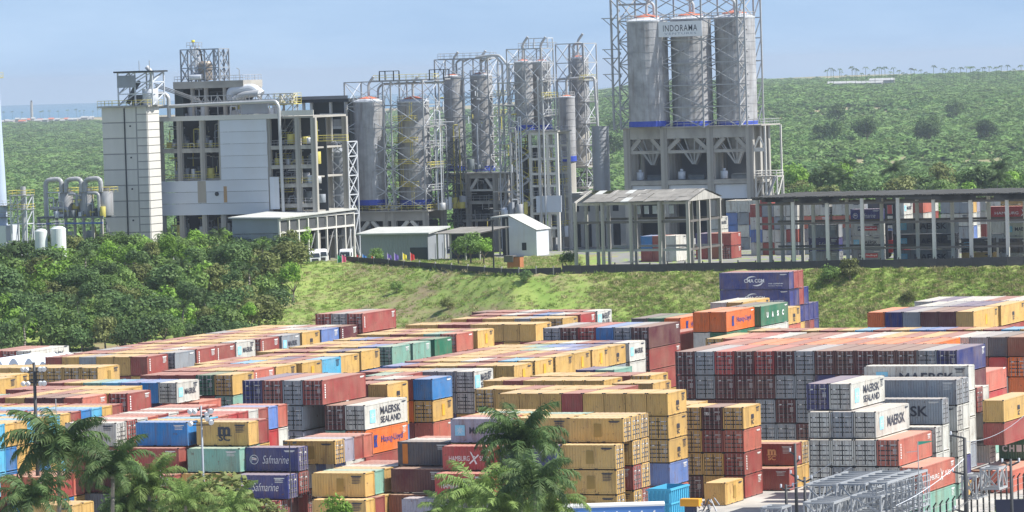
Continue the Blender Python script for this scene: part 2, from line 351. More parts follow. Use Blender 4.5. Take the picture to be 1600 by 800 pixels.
def logo(root, kind, L, h):
    if kind == 'maersk':
        k = 1 if L < 7 else 1.25
        decal(root, star_mesh(.55*k).mesh('emblem', [MCYAN, MWHITE]), [MCYAN], -L*.33, h*.52, name='emblem')
        decal(root, text_mesh('MAERSK', .68 if L < 7 else 1.15, .02, width=3.1 if L < 7 else 6.4), [MDARK], L*.10, h*.52)
    elif kind == 'sealand':
        decal(root, star_mesh(.75).mesh('emblem', [MCYAN, MWHITE]), [MCYAN], -L*.32, h*.5, name='emblem')
        wd = L*.48
        decal(root, text_mesh('MAERSK', .9, .02, width=wd), [MDARK], L*.10, h*.66); decal(root, text_mesh('SEALAND', .75, .02, width=wd), [MDARK], L*.10, h*.30)
    elif kind in ('msc', 'mscbig', 'mscy'):
        k = 1.0 if kind != 'mscbig' else 1.45; mt = MDARK if kind != 'mscy' else simple_cache('letter_tan', (.7, .42, .2))
        if kind == 'msc' and L < 13: # lettering turned on its side
            decal(root, text_mesh('m', .55, .05, width=.95), [mt], .15, h*.5, R(90)-R(90)); decal(root, text_mesh('SC', .5, .03, width=.9), [mt], .15, h*.5-.62)
        else:
            decal(root, text_mesh('m', .62*k, .05, width=1.0*k), [mt], .2, h*.62); decal(root, text_mesh('SC', .5*k, .03, width=.95*k), [mt], .2, h*.35)
            b = MB(); b.quad((-.62*k, -.03, 0), (.62*k, -.03, 0), (.62*k, .05, 0), (-.62*k, .05, 0)); decal(root, b.mesh('lettering_rule'), [mt], .2, h*.62-.36*k)
    elif kind == 'cma':
        decal(root, text_mesh('CMA CGM', .62, .02, width=3.5), [MWHITE], 0, h*.52)
        decal(root, arc_mesh(.75, .2, R(60), R(175)).mesh('emblem'), [MWHITE], -.2, h*.5, name='emblem'); decal(root, arc_mesh(.75, .2, R(-120), R(-5)).mesh('emblem'), [MWHITE], .3, h*.5, name='emblem')
        decal(root, text_mesh('eco container', .26, .01, width=2.6), [MWHITE], 3.8, h*.36); decal(root, text_mesh('Bamboo Flooring', .2, .005, width=2.4), [MWHITE], 3.7, h*.22)
    elif kind == 'hapag':
        b = MB()
        for dx in (-.32, .12):
            b.quad((dx-.05, -.7, 0), (dx+.2, -.7, 0), (dx+.32, .7, 0), (dx+.07, .7, 0)); b.quad((dx+.14, .05, 0), (dx+.3, .0, 0), (dx+.62, .7, 0), (dx+.4, .7, 0)); b.quad((dx+.1, .05, 0), (dx+.28, .1, 0), (dx+.52, -.7, 0), (dx+.28, -.7, 0))
        decal(root, b.mesh('emblem'), [MBLUEL], -L*.28, h*.5, name='emblem'); decal(root, text_mesh('Hapag-Lloyd', .95, .005, width=L*.5), [MBLUEL if L > 7 else MDARK], L*.12, h*.5)
    elif kind == 'hamburg':
        decal(root, text_mesh('HAMBURG', .52, .0, width=L*.38), [MWHITE], -L*.19, h*.5); decal(root, text_mesh('SÜD', .6, .0, width=L*.17), [MWHITE], L*.27, h*.53)
        b = MB(); b.quad((-.5, .75, 0), (-.3, .6, 0), (.3, -.55, 0), (.12, -.62, 0)); b.quad((.45, .45, 0), (.5, .3, 0), (-.5, -.6, 0), (-.62, -.5, 0)); b.tri((-.3, .35, 0), (.1, .2, 0), (-.1, .05, 0))
        decal(root, b.mesh('emblem'), [MWHITE], L*.09, h*.5, name='emblem')
    elif kind == 'safmarine':
        b = MB(); n = 20
        for i in range(n):
            a0, a1 = 2*math.pi*i/n, 2*math.pi*(i+1)/n
            b.quad((math.cos(a0)*.44, math.sin(a0)*.44, 0), (math.cos(a0)*.5, math.sin(a0)*.5, 0), (math.cos(a1)*.5, math.sin(a1)*.5, 0), (math.cos(a1)*.44, math.sin(a1)*.44, 0))
        b.quad((-.3, -.25, 0), (-.25, -.25, 0), (-.22, .28, 0), (-.28, .28, 0)); b.quad((-.24, .0, 0), (.3, -.08, 0), (.3, .14, 0), (-.22, .26, 0)); b.quad((-.22, .09, .004), (.3, .0, .004), (.3, .05, .004), (-.22, .15, .004), 1)
        decal(root, b.mesh('emblem', [MWHITE, MRED]), [MWHITE], -L*.34, h*.5, name='emblem'); decal(root, text_mesh('Safmarine', .85, -.008, .35, width=L*.5), [MWHITE], L*.07, h*.5)
    elif kind == 'uasc':
        for i, ch in enumerate('UASC'): decal(root, text_mesh(ch, .8, .05, width=.75), [MWHITE], -3.2+2.3*i, h*.52)
    elif kind == 'china':
        for i, ch in enumerate('CHINA SHIPPING'):
            if ch != ' ': decal(root, text_mesh(ch, .8, .05, width=.62), [MWHITE], -5.4+.85*i, h*.52)
    elif kind == 'pando':
        for dy, col, t, wdt in ((-.9, MDARK, 'P&O', 1.2), (.95, MRED, 'Nedlloyd', 2.2)):
            b = MB(); ww_ = wdt/2+.15; b.quad((-ww_, -.4, 0), (ww_, -.4, 0), (ww_, .4, 0), (-ww_, .4, 0)); decal(root, b.mesh('logo_panel'), [col], dy, h*.55, name='logo_panel')
            decal(root, text_mesh(t, .4, .02, width=wdt), [MWHITE], dy, h*.55, x=WID/2+.02)
    elif kind == 'tex':
        me = text_mesh('tex', .42, .02, width=.75); o = decal(root, me, [MWHITE], 0, 0); o.matrix_local = Matrix.Translation((-.55, -L/2-.02, h*.72)) @ Matrix.Rotation(R(90), 4, 'X')
    elif kind in ('patch', 'patchg'):
        b = MB(); b.quad((-.42, -.7, 0), (.42, -.66, 0), (.4, .68, 0), (-.4, .7, 0)); decal(root, b.mesh('paint_patch'), [simple_cache('patch_orange', (.68, .36, .03)) if kind == 'patch' else simple_cache('patch_brown', (.33, .21, .05))], .2, h*.5, name='paint_patch')
    elif kind == 'strip':  # vertical line of white characters near the near corner
        b = MB()
        for i in range(6): b.quad((-.13, .8-.28*i, 0), (.13, .8-.28*i, 0), (.13, .98-.28*i, 0), (-.13, .98-.28*i, 0))
        decal(root, b.mesh('stencil_marks'), [MWHITE], -L/2+.75, h*.5-.05, name='stencil_marks')
    elif kind == 'orangebar':
        b = MB(); b.quad((-.3, -1.05, 0), (.3, -1.05, 0), (.3, 1.05, 0), (-.3, 1.05, 0)); decal(root, b.mesh('colour_bar'), [simple_cache('bar_orange', (.6, .2, .03))], -L/2+.85, h*.5, name='colour_bar')
_sc = {}
def simple_cache(n, c):
    if n not in _sc: _sc[n] = simple(n, c)
    return _sc[n]
LV = {20: 6.06, 40: 12.19}
RUNS = []
def run(kind, X, Y, tier, cols, place, L=20, hc=False, below=(), end=None, logos=None, reps=1, dz=0, base=0, aisle=0, vgap=.3, logob=None, fill=True):
    RUNS.append(dict(kind=kind, X=X, Y=Y, tier=tier, cols=cols, place=place, L=LV[L], h=H40 if hc else H20, below=below, end=end, logos=logos or {}, reps=reps, dz=dz, base=base, aisle=aisle, vgap=vgap, logob=logob or {}, fill=fill))
u40 = dict(L=40, hc=True)
# right foreground
run('U', 1329, 599, 5, 'wn', 'topmost row of the near right block', below=[''], end='dd', logos={0: 'sealand'}, **u40)
run('U', 1368, 643, 4, 'wgw', 'second step of the near right block', end='ddd', logos={0: 'maersk'}, **u40)
run('U', 1404, 687, 3, 'pwww', 'third step of the near right block', end='dddd', logos={0: 'strip'}, **u40)
run('U', 1441, 730, 2, 'pwwgw', 'fourth step of the near right block', end='ddddd', logos={0: 'hamburg'}, below=['tgggg'], **u40)
run('V', 1462, 667, 3, 'w', 'white ledge behind the near right block', dz=.15, below=['w', 'w'], end='d', **u40)
run('V', 1472, 623, 4, 'g', 'big lettered stack behind the near right block', dz=-.1, below=['w', 'w', 'w'], end='d', logos={0: 'maersk'}, **u40)
run('V', 1494, 593, 4, 'gg', 'grey stack behind the tall white step', dz=1.7, below=['ww', 'ww', 'wn'], end='dd', **u40)
run('V', 1513, 571, 5, 'w', 'tallest long stack beside the wooden poles', below=['w', 'w', 'g', 'w'], end='.', logos={0: 'maersk'}, **u40)
run('V', 1526, 606, 4, 'rw', 'stack ends beside the maroon side', below=['ww', 'ow', 'ww'], end='dd', **u40)
run('V', 1545, 645, 3, 'w', 'short pale stack end by the yellow container', below=['w', 'w'], end='d', **u40)
run('U', 1530, 584, 4, 'p', 'lone red bay right of the long stacks', L=40, logos={0: 'strip'}, fill=True)
run('U', 1568, 625, 4, 'yy', 'yellow bay at the right edge', L=40, logos={0: 'msc'}, below=['rm', 'kr'])
run('V', 1722, 684, 2, 'G', 'long green row at the right edge', L=40, logos={0: 'china'}, below=['B'])
run('V', 1730, 665, 2, 't', 'row behind the long green one', L=40, dz=.62, below=['t'])
run('U', 1581, 735, 1, 'pB', 'ground row by the fence at the right edge', L=40)
# yellow stack by the yard opening
run('U', 1161, 636, 4, 'ymy', 'stack by the open yard floor', end='ddd', logos={0: 'msc', 1: 'tex'}, below=['pry', 'ryy', 'rym'], logob={(2, 2): 'tex', (2, 0): 'strip'})
run('U', 1083, 632, 4, 'yy', 'pair behind the open yard stack', end='..')
run('U', 1133, 754, 1, 'y', 'on the bare yard floor', logos={0: 'patchg'}, end='.')
run('V', 1242, 693, 2, 'ry', 'two high row left of the grey doors', logos={0: 'mscy'}, end='.d')
run('V', 1233, 732, 1, 'ry', 'ground row left of the grey doors', end='.d')
run('U', 1043, 614, 5, 'yyyyryyy', 'long yellow row in the middle', logos={0: 'msc'}, below=['y', 'y', 'l', 'p'], end='........', logob={(1, 0): 'msc', (2, 0): 'msc'})
run('U', 1020, 598.5, 5, 'yy', 'yellow pair behind the long yellow row', logos={0: 'msc'}, end='..')
run('U', 1016, 586.5, 5, 'yrryyy', 'row just left of the big door wall', end='d.....')
run('U', 960, 577.5, 5, 'tn', 'low mint row', end='dd')
run('U', 943.5, 594, 5, 'yyyyry', 'row left of the big door wall', logos={0: 'patch'})
run('U', 965, 608, 5, 'ryyyryy', 'flat row behind the long yellow row')
# big door wall
run('U', 1495, 547, 5, 'ngmmmmmgmRmRgmm'[:14], 'the big door wall', below=['mgwmgmnggmmmgm', 'mgmgmmmgmgmmmg', 'gggkgggmgggmgg', 'mgmgmmgmgmgmgm'], end='d'*14, **u40)
run('U', 1215, 528, 5, 'wRpy', 'short row behind the big door wall', L=40)
run('U', 1458, 536.7, 5, 'oroorooroorp', 'orange and maroon roofs behind the door wall', L=40)
run('U', 1598, 527.3, 5, 'BkgwryrywrwrB', 'mixed row ending in a rust brown box', L=40, end='...ddddddd...')
run('U', 1680, 513.5, 5, 'yrycryrlbyrcyryrBy', 'narrow roof strip behind the door wall', L=20)
run('U', 1521, 486.3, 5, 'ymmgno', 'row below the grass bank at right', logos={0: 'patch'}, end='......', **u40)
run('U', 1564, 477.3, 5, 'ynngw', 'yellow row at the edge under the bank', logos={0: 'msc'}, **u40)
run('U', 1612, 470, 5, 'wwrwwnw', 'back row under the bank at far right', **u40)
# stack beside the bank
run('V', 1232.6, 425, 5, 'nrr', 'top of the tall navy stack under the bank', logos={0: 'cma'}, end='...', **u40)
run('V', 1233.6, 452, 4, 'nnrn', 'second tier of the tall navy stack', logos={0: 'cma'}, end='....', **u40)
run('V', 1234.6, 479, 3, 'nnnnnn', 'third tier of the tall navy stack', end='......', **u40)
# orange group
run('U', 1063, 496.6, 5, 'oGk', 'left orange bay', L=40, hc=False, logos={0: 'hapag'}, below=['p'], end='.dd')
run('U', 1134.6, 487, 5, 'oo', 'right orange bay', L=40, hc=True, logos={0: 'hapag'}, below=['G'], end='..')
run('U', 1182, 480, 5, 'Gk', 'green bay beside the orange ones', L=40, hc=True, logos={0: 'uasc'}, below=['w'], end='..', logob={(1, 0): 'maersk'})
run('U', 1208, 486, 5, 'w', 'white end bay right of the green one')
run('U', 1230, 481, 5, 'y', 'yellow bay right of the green one', logos={0: 'msc'}, below=['p'])
run('U', 1155, 473, 5, 'ywlwo', 'roofs behind the orange bays', **u40)
run('U', 1013.5, 511, 5, 'mgbRmg', 'door row left of the orange bays', end='dd.ddd', below=['r', 'r'], logos={}, **u40)
run('U', 1052, 521, 4, 'r', 'maroon side between door row and orange bay', **u40)
# middle back rows
run('U', 836.8, 506, 5, 'yyyyrryy', 'yellow fronted back row', end='........')
run('U', 879, 497, 5, 'yygyyry', 'second back row in the middle')
run('U', 907, 491, 5, 'Rwbrwrr', 'mixed back row in the middle', logos={})
run('U', 933, 486, 5, 'wrrrwrrm', 'furthest back row in the middle', logos={0: 'sealand'})
run('U', 983, 535.5, 5, 'wnrwyr', 'ninth bay of the middle block', below=['w'], logos={0: 'maersk'}, logob={(1, 0): 'maersk'})
run('U', 951.6, 541.5, 5, 'ynlbtyy', 'eighth bay of the middle block', logos={0: 'msc'})
run('U', 926.5, 546.4, 5, 'ylwtyyr', 'seventh bay of the middle block', logos={0: 'patch'})
run('U', 895.5, 552, 5, 'yryryyr', 'sixth bay of the middle block', end='d......', logos={0: 'patch'})
run('U', 868, 557.5, 5, 'yryryyr', 'fifth bay of the middle block')
run('U', 836, 563.5, 5, 'ycrwyyr', 'fourth bay of the middle block', logos={0: 'patch'})
run('U', 803, 571, 5, 'yyryyrl', 'third bay of the middle block', end='.......', logos={0: 'patch'})
run('U', 740.5, 580, 5, 'wggyyr', 'second bay of the middle block', below=['w', 'y'], end='ddd...', logos={0: 'sealand'})
run('U', 675, 592, 5, 'brwr', 'blue fronted bay near the palm', below=['y', 'p', 'r'], end='....', logob={(1, 0): 'patch'})
run('U', 641, 584, 5, 'rt', 'low red bay behind the blue one')
run('U', 605, 600, 5, 'yr', 'yellow bay between maroon and blue', logos={0: 'msc'}, end='..', below=['y'])
run('U', 503.2, 594, 5, 'rgrn', 'four door row in the centre left', end='dddd', below=['mgvk', 'mvnk', 'kgnr'], logos={0: 'strip'}, **u40)
run('U', 569.5, 633, 4, 'wm', 'cream bay above the orange one', end='dd', logos={0: 'sealand'}, below=['o', 'r'], logob={(1, 0): 'hapag'}, **u40)
# left middle block (C)
run('U', 363, 585.5, 5, 'yGrrr', 'end bay of the left middle block', below=['t'], end='dd...', logos={})
run('U', 396, 578.5, 5, 'pyyrr', 'second bay of the left middle block', logos={0: 'strip'})
run('U', 430, 573, 5, 'yyrry', 'third bay of the left middle block')
run('U', 464, 568.4, 5, 'yrycry', 'fourth bay of the left middle block', logos={0: 'patch'}, end='......')
run('U', 497, 562.5, 5, 'crnyyr', 'fifth bay of the left middle block')
run('U', 564, 548.6, 5, 'ynyrry', 'seventh bay of the left middle block', end='......', logos={})
run('U', 531, 556, 5, 'yyryr', 'sixth bay of the left middle block')
run('U', 612.6, 541.5, 5, 'tlyyry', 'eighth bay of the left middle block', end='d.....')
run('U', 645, 536.3, 5, 'trryyy', 'ninth bay of the left middle block')
run('U', 679, 530, 5, 'Gryrly', 'tenth bay of the left middle block')
run('U', 713, 521.5, 5, 'ptyryy', 'eleventh bay of the left middle block', logos={})
run('U', 746, 516.5, 5, 'yryyry', 'twelfth bay of the left middle block', end='......', logos={0: 'patch'})
# far left block (A)
run('U', 230, 557, 5, 'ryygyr', 'end bay of the far left block', end='......', logos={0: 'strip'}, below=['y'])
run('U', 273, 551, 5, 'gyyyrr', 'second bay of the far left block', below=['y'])
run('U', 307, 545.5, 5, 'rwryrg', 'third bay of the far left block', logos={0: 'strip'})
run('U', 337, 540.5, 5, 'ryyryr', 'fourth bay of the far left block', logos={0: 'strip'}, below=['y'])
run('U', 369, 534.5, 5, 'wyyryr', 'fifth bay of the far left block', logos={0: 'maersk'}, below=['y'])
run('U', 407, 529.6, 5, 'ryyryr', 'sixth bay of the far left block', end='d.....', logos={0: 'strip'}, below=['l'])
run('U', 440, 524.5, 5, 'gryyry', 'seventh bay of the far left block', logos={0: 'maersk'}, below=['y'])
run('U', 471.7, 519.5, 5, 'yyyyrg', 'eighth bay of the far left block', logos={0: 'msc'})
run('U', 502, 515, 5, 'lgwryy', 'ninth bay of the far left block')
run('U', 530.5, 510.8, 5, 'mwrwyy', 'tenth bay of the far left block', end='......', logos={0: 'strip'})
run('U', 559.6, 490.6, 5, 'rgr', 'raised maroon trio under the bank', end='ddd', below=['rrr'], logos={0: 'strip'}, **u40)
run('U', 48, 548, 5, 'wrr', 'lone long row by the white tents', L=40, dz=-3.4, logos={0: 'maersk'}, end='ddd')
run('U', 152.5, 574, 5, 'yyyyyyy', 'yellow door row behind the light mast', end='ddddddd', logos={0: 'patchg'}, below=['yyyyyyy'])
run('U', 9, 587.5, 5, 'yyy', 'yellow bay at the left edge')
run('U', -9, 593, 5, 'yyy', 'second yellow bay at the left edge')
run('U', -28, 598, 5, 'yyy', 'third yellow bay at the left edge')
run('U', 276, 597.5, 5, 'wblctyr', 'white sided bay in the left block', end='d......', logos={0: 'maersk'}, below=['y'])
run('U', 311, 628, 4, 'pr', 'low bay beside the mint side', below=['p'])
run('U', 186, 608, 5, 'yyyrrr', 'roof row left of the white sided bay')
run('U', 205, 613.5, 5, 'ryyryr', 'maroon bay over the light blue row', end='d.....', logos={0: 'strip'})
run('U', 132.5, 620.5, 5, 'pmmyrt', 'dark fronted bay at the left', end='......')
run('U', 0, 640, 4, 'pr', 'low maroon bay at the left edge')
# lower left, ends to the right
run('V-', 175.5, 632.5, 5, 'rycbrycycyycbyyby', 'stepping stack ends at the left', reps=3, below=['bcybccybyybcbyyby', 'bcybccybyybcbyyby'], end='...d.............')
run('V', 181, 660.5, 5, 'wrwprwrwrp', 'flat roofed row behind the big palm', below=['rrwrwp'], end='d'*10)
run('V', 292.5, 659.5, 5, 'bycpRRwrlp', 'row led by the big blue side', end='..........', logos={})
run('V', 387.7, 659, 5, 'yr', 'row led by the lettered yellow side', logos={0: 'mscbig'}, end='..', below=['yy'])
run('V', 279, 700, 4, 'rprt', 'fourth tier row behind the lamp mast', end='....')
run('V', 374, 700.5, 4, 'tty', 'teal sided row right of the lamp mast', end='...')
run('V', 462.7, 699, 4, 'n', 'upper navy side with white script', logos={0: 'safmarine'}, end='d')
run('V', 479, 727, 3, 'wlwlww', 'pale door ends right of the white script', end='dddddd', below=['rwrwlw', 'wrwwrw'])
run('V', 449.5, 742, 3, 'n', 'lower navy side with white script', logos={0: 'safmarine'}, end='d')
run('V', 365, 740, 3, 'yr', 'yellow side under the lamp mast', end='..')
run('V', 274, 742, 3, 'rrp', 'maroon side behind the palms', end='...')
run('V', 435, 782, 2, 'rm', 'maroon side at the bottom left', end='dd')
run('V', 80, 745, 3, 'prp', 'faded red side behind the big palm', end='...')
run('V', 112, 789, 2, 'yy', 'yellow roof at the bottom left edge', end='..')
run('V', 523, 688.5, 4, 'yvrp', 'yellow side above the pale door ends', logos={0: 'patchg'}, end='d...', below=['wrww'])
run('V', 570, 739, 3, 'ytywrr', 'yellow side at the bottom centre', logos={0: 'patchg'}, end='......')
run('V', 571, 781, 2, 'yry', 'lowest yellow side at the bottom centre', end='.r.')
run('V', 704, 690, 4, 'kwp', 'slate side with an orange bar', logos={0: 'orangebar'}, end='...')
run('V', 775.5, 697, 4, 'R', 'upper red side with white letters', logos={0: 'hamburg'}, end='.')
run('V', 694, 732.5, 3, 'mr', 'dark maroon side at the bottom centre', end='..')
run('V', 764, 740, 3, 'R', 'lower red side with white letters', logos={0: 'hamburg'}, end='.')
run('V', 684, 773, 2, 'B', 'rust brown side at the bottom edge', end='.')
run('V', 712, 779, 2, 'v', 'pale grey side at the bottom edge', end='.')
run('V', 788, 654, 5, 'vpyty', 'lilac grey side with dark letters', logos={0: 'maersk'}, end='.....')
run('V', 973.5, 653, 5, 'yyy', 'yellow stack right of the palms', end='ddd', logos={0: 'patchg'}, below=['yyy', 'yry', 'yyr'])
run('V', 887.7, 652.5, 5, 'yyt', 'yellow side behind the tall palm', end='...')
run('V', 961.5, 695, 4, 'y', 'front column of the yellow stack', end='d', below=['y', 'y', 'y'], logos={0: 'patchg'}, logob={(1, 0): 'patchg', (2, 0): 'patchg'})
run('V', 873, 697, 4, 'n', 'navy side between the palms', end='.')
# container park on the works terrace
T0 = 10.3
kw = dict(base=T0)
run('V', 1492, 341, 3, 'g', 'long lettered stack under the slatted roof', L=40, hc=True, logos={0: 'maersk'}, below=['k', 'g'], logob={(1, 0): 'maersk', (2, 0): 'maersk'}, **kw)
run('V', 1376, 326, 4, 'n', 'script topped stack under the slatted roof', logos={0: 'safmarine'}, below=['w', 'w', 'g'], logob={(1, 0): 'pando', (2, 0): 'maersk', (3, 0): 'pando'}, **kw)
run('V', 1310, 350, 3, 'g', 'left stack under the slatted roof', below=['n', 'g'], logob={(1, 0): 'safmarine'}, **kw)
run('V', 1551, 372, 2, 'k', 'low stack by the lift truck', logos={0: 'maersk'}, below=['y'], **kw)
run('V', 1610, 372, 2, 'k', 'low stack at the terrace right edge', below=['g'], **kw)
run('V', 1618, 347, 3, 'w', 'pale box at the terrace right edge', logos={0: 'maersk'}, **kw)
run('U', 1205, 312, 4, 'Rwww', 'stack at the slatted roof left end', below=['wrgl', 'wlwl', 'pwgl'], logob={(1, 0): 'maersk', (2, 0): 'maersk'}, **kw)
run('U', 1142, 364, 2, 'rrn', 'two high row under the broken roof', below=['rBr'], **kw)
run('U', 1122, 339, 3, 'w', 'white box behind the broken roof posts', logos={0: 'maersk'}, **kw)
run('U', 1056, 368, 2, 'wrb', 'left row under the broken roof', below=['wrr'], **kw)
run('U', 1412, 316, 4, 'wRk', 'white ended back row under the slatted roof', logos={0: 'maersk'}, **kw)
run('U', 1442, 313, 4, 'pw', 'faded red back row under the slatted roof', **kw)
run('V', 1515, 313, 4, 'gyv', 'mixed back row under the slatted roof', **kw)
run('V', 1640, 321, 4, 'R', 'red back row at the terrace edge', logos={0: 'hamburg'}, L=40, **kw)
run('V', 1660, 297, 5, 'y', 'yellow back row above the right roof edge', L=40, below=['y'], **kw)
run('V', 1345, 316, 4, 'wg', 'pale stacks behind the script box', reps=2, below=['pw', 'gr', 'ww'], **kw)
run('V', 1455, 311, 4, 'vw', 'lilac stacks behind the long lettered stack', reps=2, below=['wr', 'gw', 'rw'], **kw)
run('V', 1590, 309, 4, 'wp', 'pale stacks behind the terrace edge', reps=2, below=['wg', 'rw', 'gw'], **kw)
run('U', 1255, 318, 4, 'wwgr', 'back row right of the terrace end stack', below=['wgrw', 'rwwl', 'gwrw'], **kw)
run('U', 1380, 325, 3, 'wpwwp', 'pale roofs behind the script box', L=40, **kw)
run('U', 1300, 322, 3, 'wwpww', 'pink and white roofs on the terrace', L=40, **kw)
FILLC = 'yyyyrrrrmwwgbcnRotyrB'
def build_boxes():
    boxes = []
    def clash(a0, a1, b0, b1, z0, z1, skip=None):
        worst = 0; hit = None
        for q in boxes:
            if a0 < q[1]-1e-6 and a1 > q[0]+1e-6 and b0 < q[3]-1e-6 and b1 > q[2]+1e-6 and z0 < q[5]-.02 and z1 > q[4]+.02:
                o = min(min(a1, q[1])-max(a0, q[0]), min(b1, q[3])-max(b0, q[2]))
                if o > worst: worst = o; hit = q
        return worst, hit
    for ri, r in enumerate(RUNS):
        zt = r['base']+r['tier']*r['h']+r['dz']; P = ptz(r['X'], r['Y'], zt); a, b = P.dot(V), P.dot(U); L, h = r['L'], r['h']
        def cells(a, b):
            out = []
            for j, c in enumerate(r['cols']):
                if r['kind'] == 'U': out.append((a-(j+1)*WID-j*.09, a-j*WID-j*.09, b, b+L, c, j, 0))
                else:
                    s = -1 if r['kind'] == 'V-' else 1
                    for k in range(r['reps']): out.append((a-L-k*(L+.6), a-k*(L+.6), b+s*j*(WID+.08), b+s*j*(WID+.08)+WID, c, j, k))
            return out
        best = None                       # a small nudge that clears the neighbours
        for db in (0, .3, -.3, .6, -.6, 1, -1, 1.5, -1.5):
            for da in (0, .2, -.2, .5, -.5):
                tot = sum(min(clash(c[0]+da, c[1]+da, c[2]+db, c[3]+db, zt-h, zt)[0], 1.5) for c in cells(a, b)) + abs(db)*.12+abs(da)*.3
                if best is None or tot < best[0]-1e-6: best = (tot, da, db)
            if best[0] < .2: break
        a += best[1]; b += best[2]; nb = 0
        for (a0, a1, b0, b1, c, j, k) in cells(a, b):
            o, hit = clash(a0, a1, b0, b1, zt-h, zt)
            if o > .75: continue
            if o > .01:                   # trim by sliding
                done = False
                for s in (.2, -.2, .4, -.4, .8, -.8):
                    for aa, bb in ((s, 0), (0, s)):
                        if clash(a0+aa, a1+aa, b0+bb, b1+bb, zt-h, zt)[0] < .01: a0 += aa; a1 += aa; b0 += bb; b1 += bb; done = True; break
                    if done: break
                if not done: continue
            boxes.append([a0, a1, b0, b1, zt-h, zt, c, ri, j, k, 0]); nb += 1
        r['n'] = nb
    top = list(boxes); frnd = random.Random(3)
    order = sorted(top, key=lambda q: -q[5])
    for q in order:                      # what stands below each box, down to the ground
        r = RUNS[q[7]]; z = q[4]; t = 0
        while z > r['base']+.9:
            t += 1; cs = r['below'][t-1] if t-1 < len(r['below']) else ('wwgwlgwrgkw'[(q[8]+t) % 7:] if r['base'] else '')
            c = cs[q[8]] if q[8] < len(cs) else frnd.choice(FILLC)
            if clash(q[0]+.05, q[1]-.05, q[2]+.05, q[3]-.05, z-r['h'], z)[0] > .05: break
            boxes.append([q[0], q[1], q[2], q[3], z-r['h'], z, c, q[7], q[8], q[9], t]); z -= r['h']
    return boxes
BOX = build_boxes()
def visible(boxes, cx=0.0, W_=1024, H_=512):
    """how many picture pixels each box fills, from the camera moved sideways by cx"""
    zb = np.full((H_, W_), 1e9); ib = np.full((H_, W_), -1, int)
    crn, cun, fwn = np.array(cr), np.array(cu), np.array(fw); un, vn = np.array(U), np.array(V)
    for i, q in enumerate(boxes):
        a0, a1, b0, b1, z0, z1 = q[:6]
        def pj(a, b, z):
            p = a*vn+b*un+np.array((-cx, 0, z-CAMZ)); d = p@fwn; return (W_/2+FOC*W_/1600*(p@crn)/d, H_/2-FOC*W_/1600*(p@cun)/d, d)
        for quad in (((a0, b0, z0), (a1, b0, z0), (a1, b0, z1), (a0, b0, z1)), ((a1, b0, z0), (a1, b1, z0), (a1, b1, z1), (a1, b0, z1)), ((a0, b0, z1), (a1, b0, z1), (a1, b1, z1), (a0, b1, z1))):
            P = [pj(*c) for c in quad]; xs = [p[0] for p in P]; ys_ = [p[1] for p in P]
            x0, x1, y0, y1 = max(0, int(min(xs))), min(W_-1, int(max(xs))+1), max(0, int(min(ys_))), min(H_-1, int(max(ys_))+1)
            if x0 > x1 or y0 > y1: continue
            gx, gy = np.meshgrid(np.arange(x0, x1+1)+.5, np.arange(y0, y1+1)+.5)
            ins_p = np.ones(gx.shape, bool); ins_n = np.ones(gx.shape, bool)
            for k in range(4):
                ax, ay = P[k][:2]; bx, by = P[(k+1) % 4][:2]; e = (bx-ax)*(gy-ay)-(by-ay)*(gx-ax); ins_p &= e >= 0; ins_n &= e <= 0
            ins = ins_p | ins_n
            if not ins.any(): continue
            A = np.array([[P[k][0], P[k][1], 1] for k in range(3)]); 
            try: co = np.linalg.solve(A, np.array([1/P[k][2] for k in range(3)]))
            except Exception: continue
            d = 1/(co[0]*gx+co[1]*gy+co[2]); sub = zb[y0:y1+1, x0:x1+1]; okk = ins & (d < sub) & (d > 0)
            sub[okk] = d[okk]; ib[y0:y1+1, x0:x1+1][okk] = i
    return np.bincount(ib[ib >= 0].ravel(), minlength=len(boxes))
VIS = visible(BOX); VS = np.maximum(visible(BOX, 40), visible(BOX, -40))
keep = [i for i in range(len(BOX)) if VIS[i] > 2 or VS[i] > 6 or BOX[i][10] == 0 and VIS[i]+VS[i] > 0]
big = sorted([i for i in keep if VIS[i] > 2], key=lambda i: -VIS[i])[:300]; bigset = set(big)
print('CONTAINERS', len(BOX), 'kept', len(keep), 'visible', sum(VIS > 2), 'runs short', [(RUNS[i]['place'], RUNS[i]['n'], len(RUNS[i]['cols'])) for i in range(len(RUNS)) if RUNS[i]['n'] < len(RUNS[i]['cols'])])
STM = {}
ORD = ['first', 'second', 'third', 'fourth', 'fifth', 'sixth', 'seventh', 'eighth', 'ninth', 'tenth', 'eleventh', 'twelfth', 'thirteenth', 'fourteenth', 'fifteenth', 'sixteenth', 'seventeenth', 'eighteenth']
def nth(i):
    T = ['', '', 'twenty', 'thirty', 'forty', 'fifty', 'sixty', 'seventy']
    return ORD[i] if i < 18 else ('nineteenth' if i == 18 else 'twentieth' if i == 19 else T[(i+1)//10]+'-'+ORD[(i+1) % 10-1] if (i+1) % 10 else T[(i+1)//10][:-1]+'ieth')
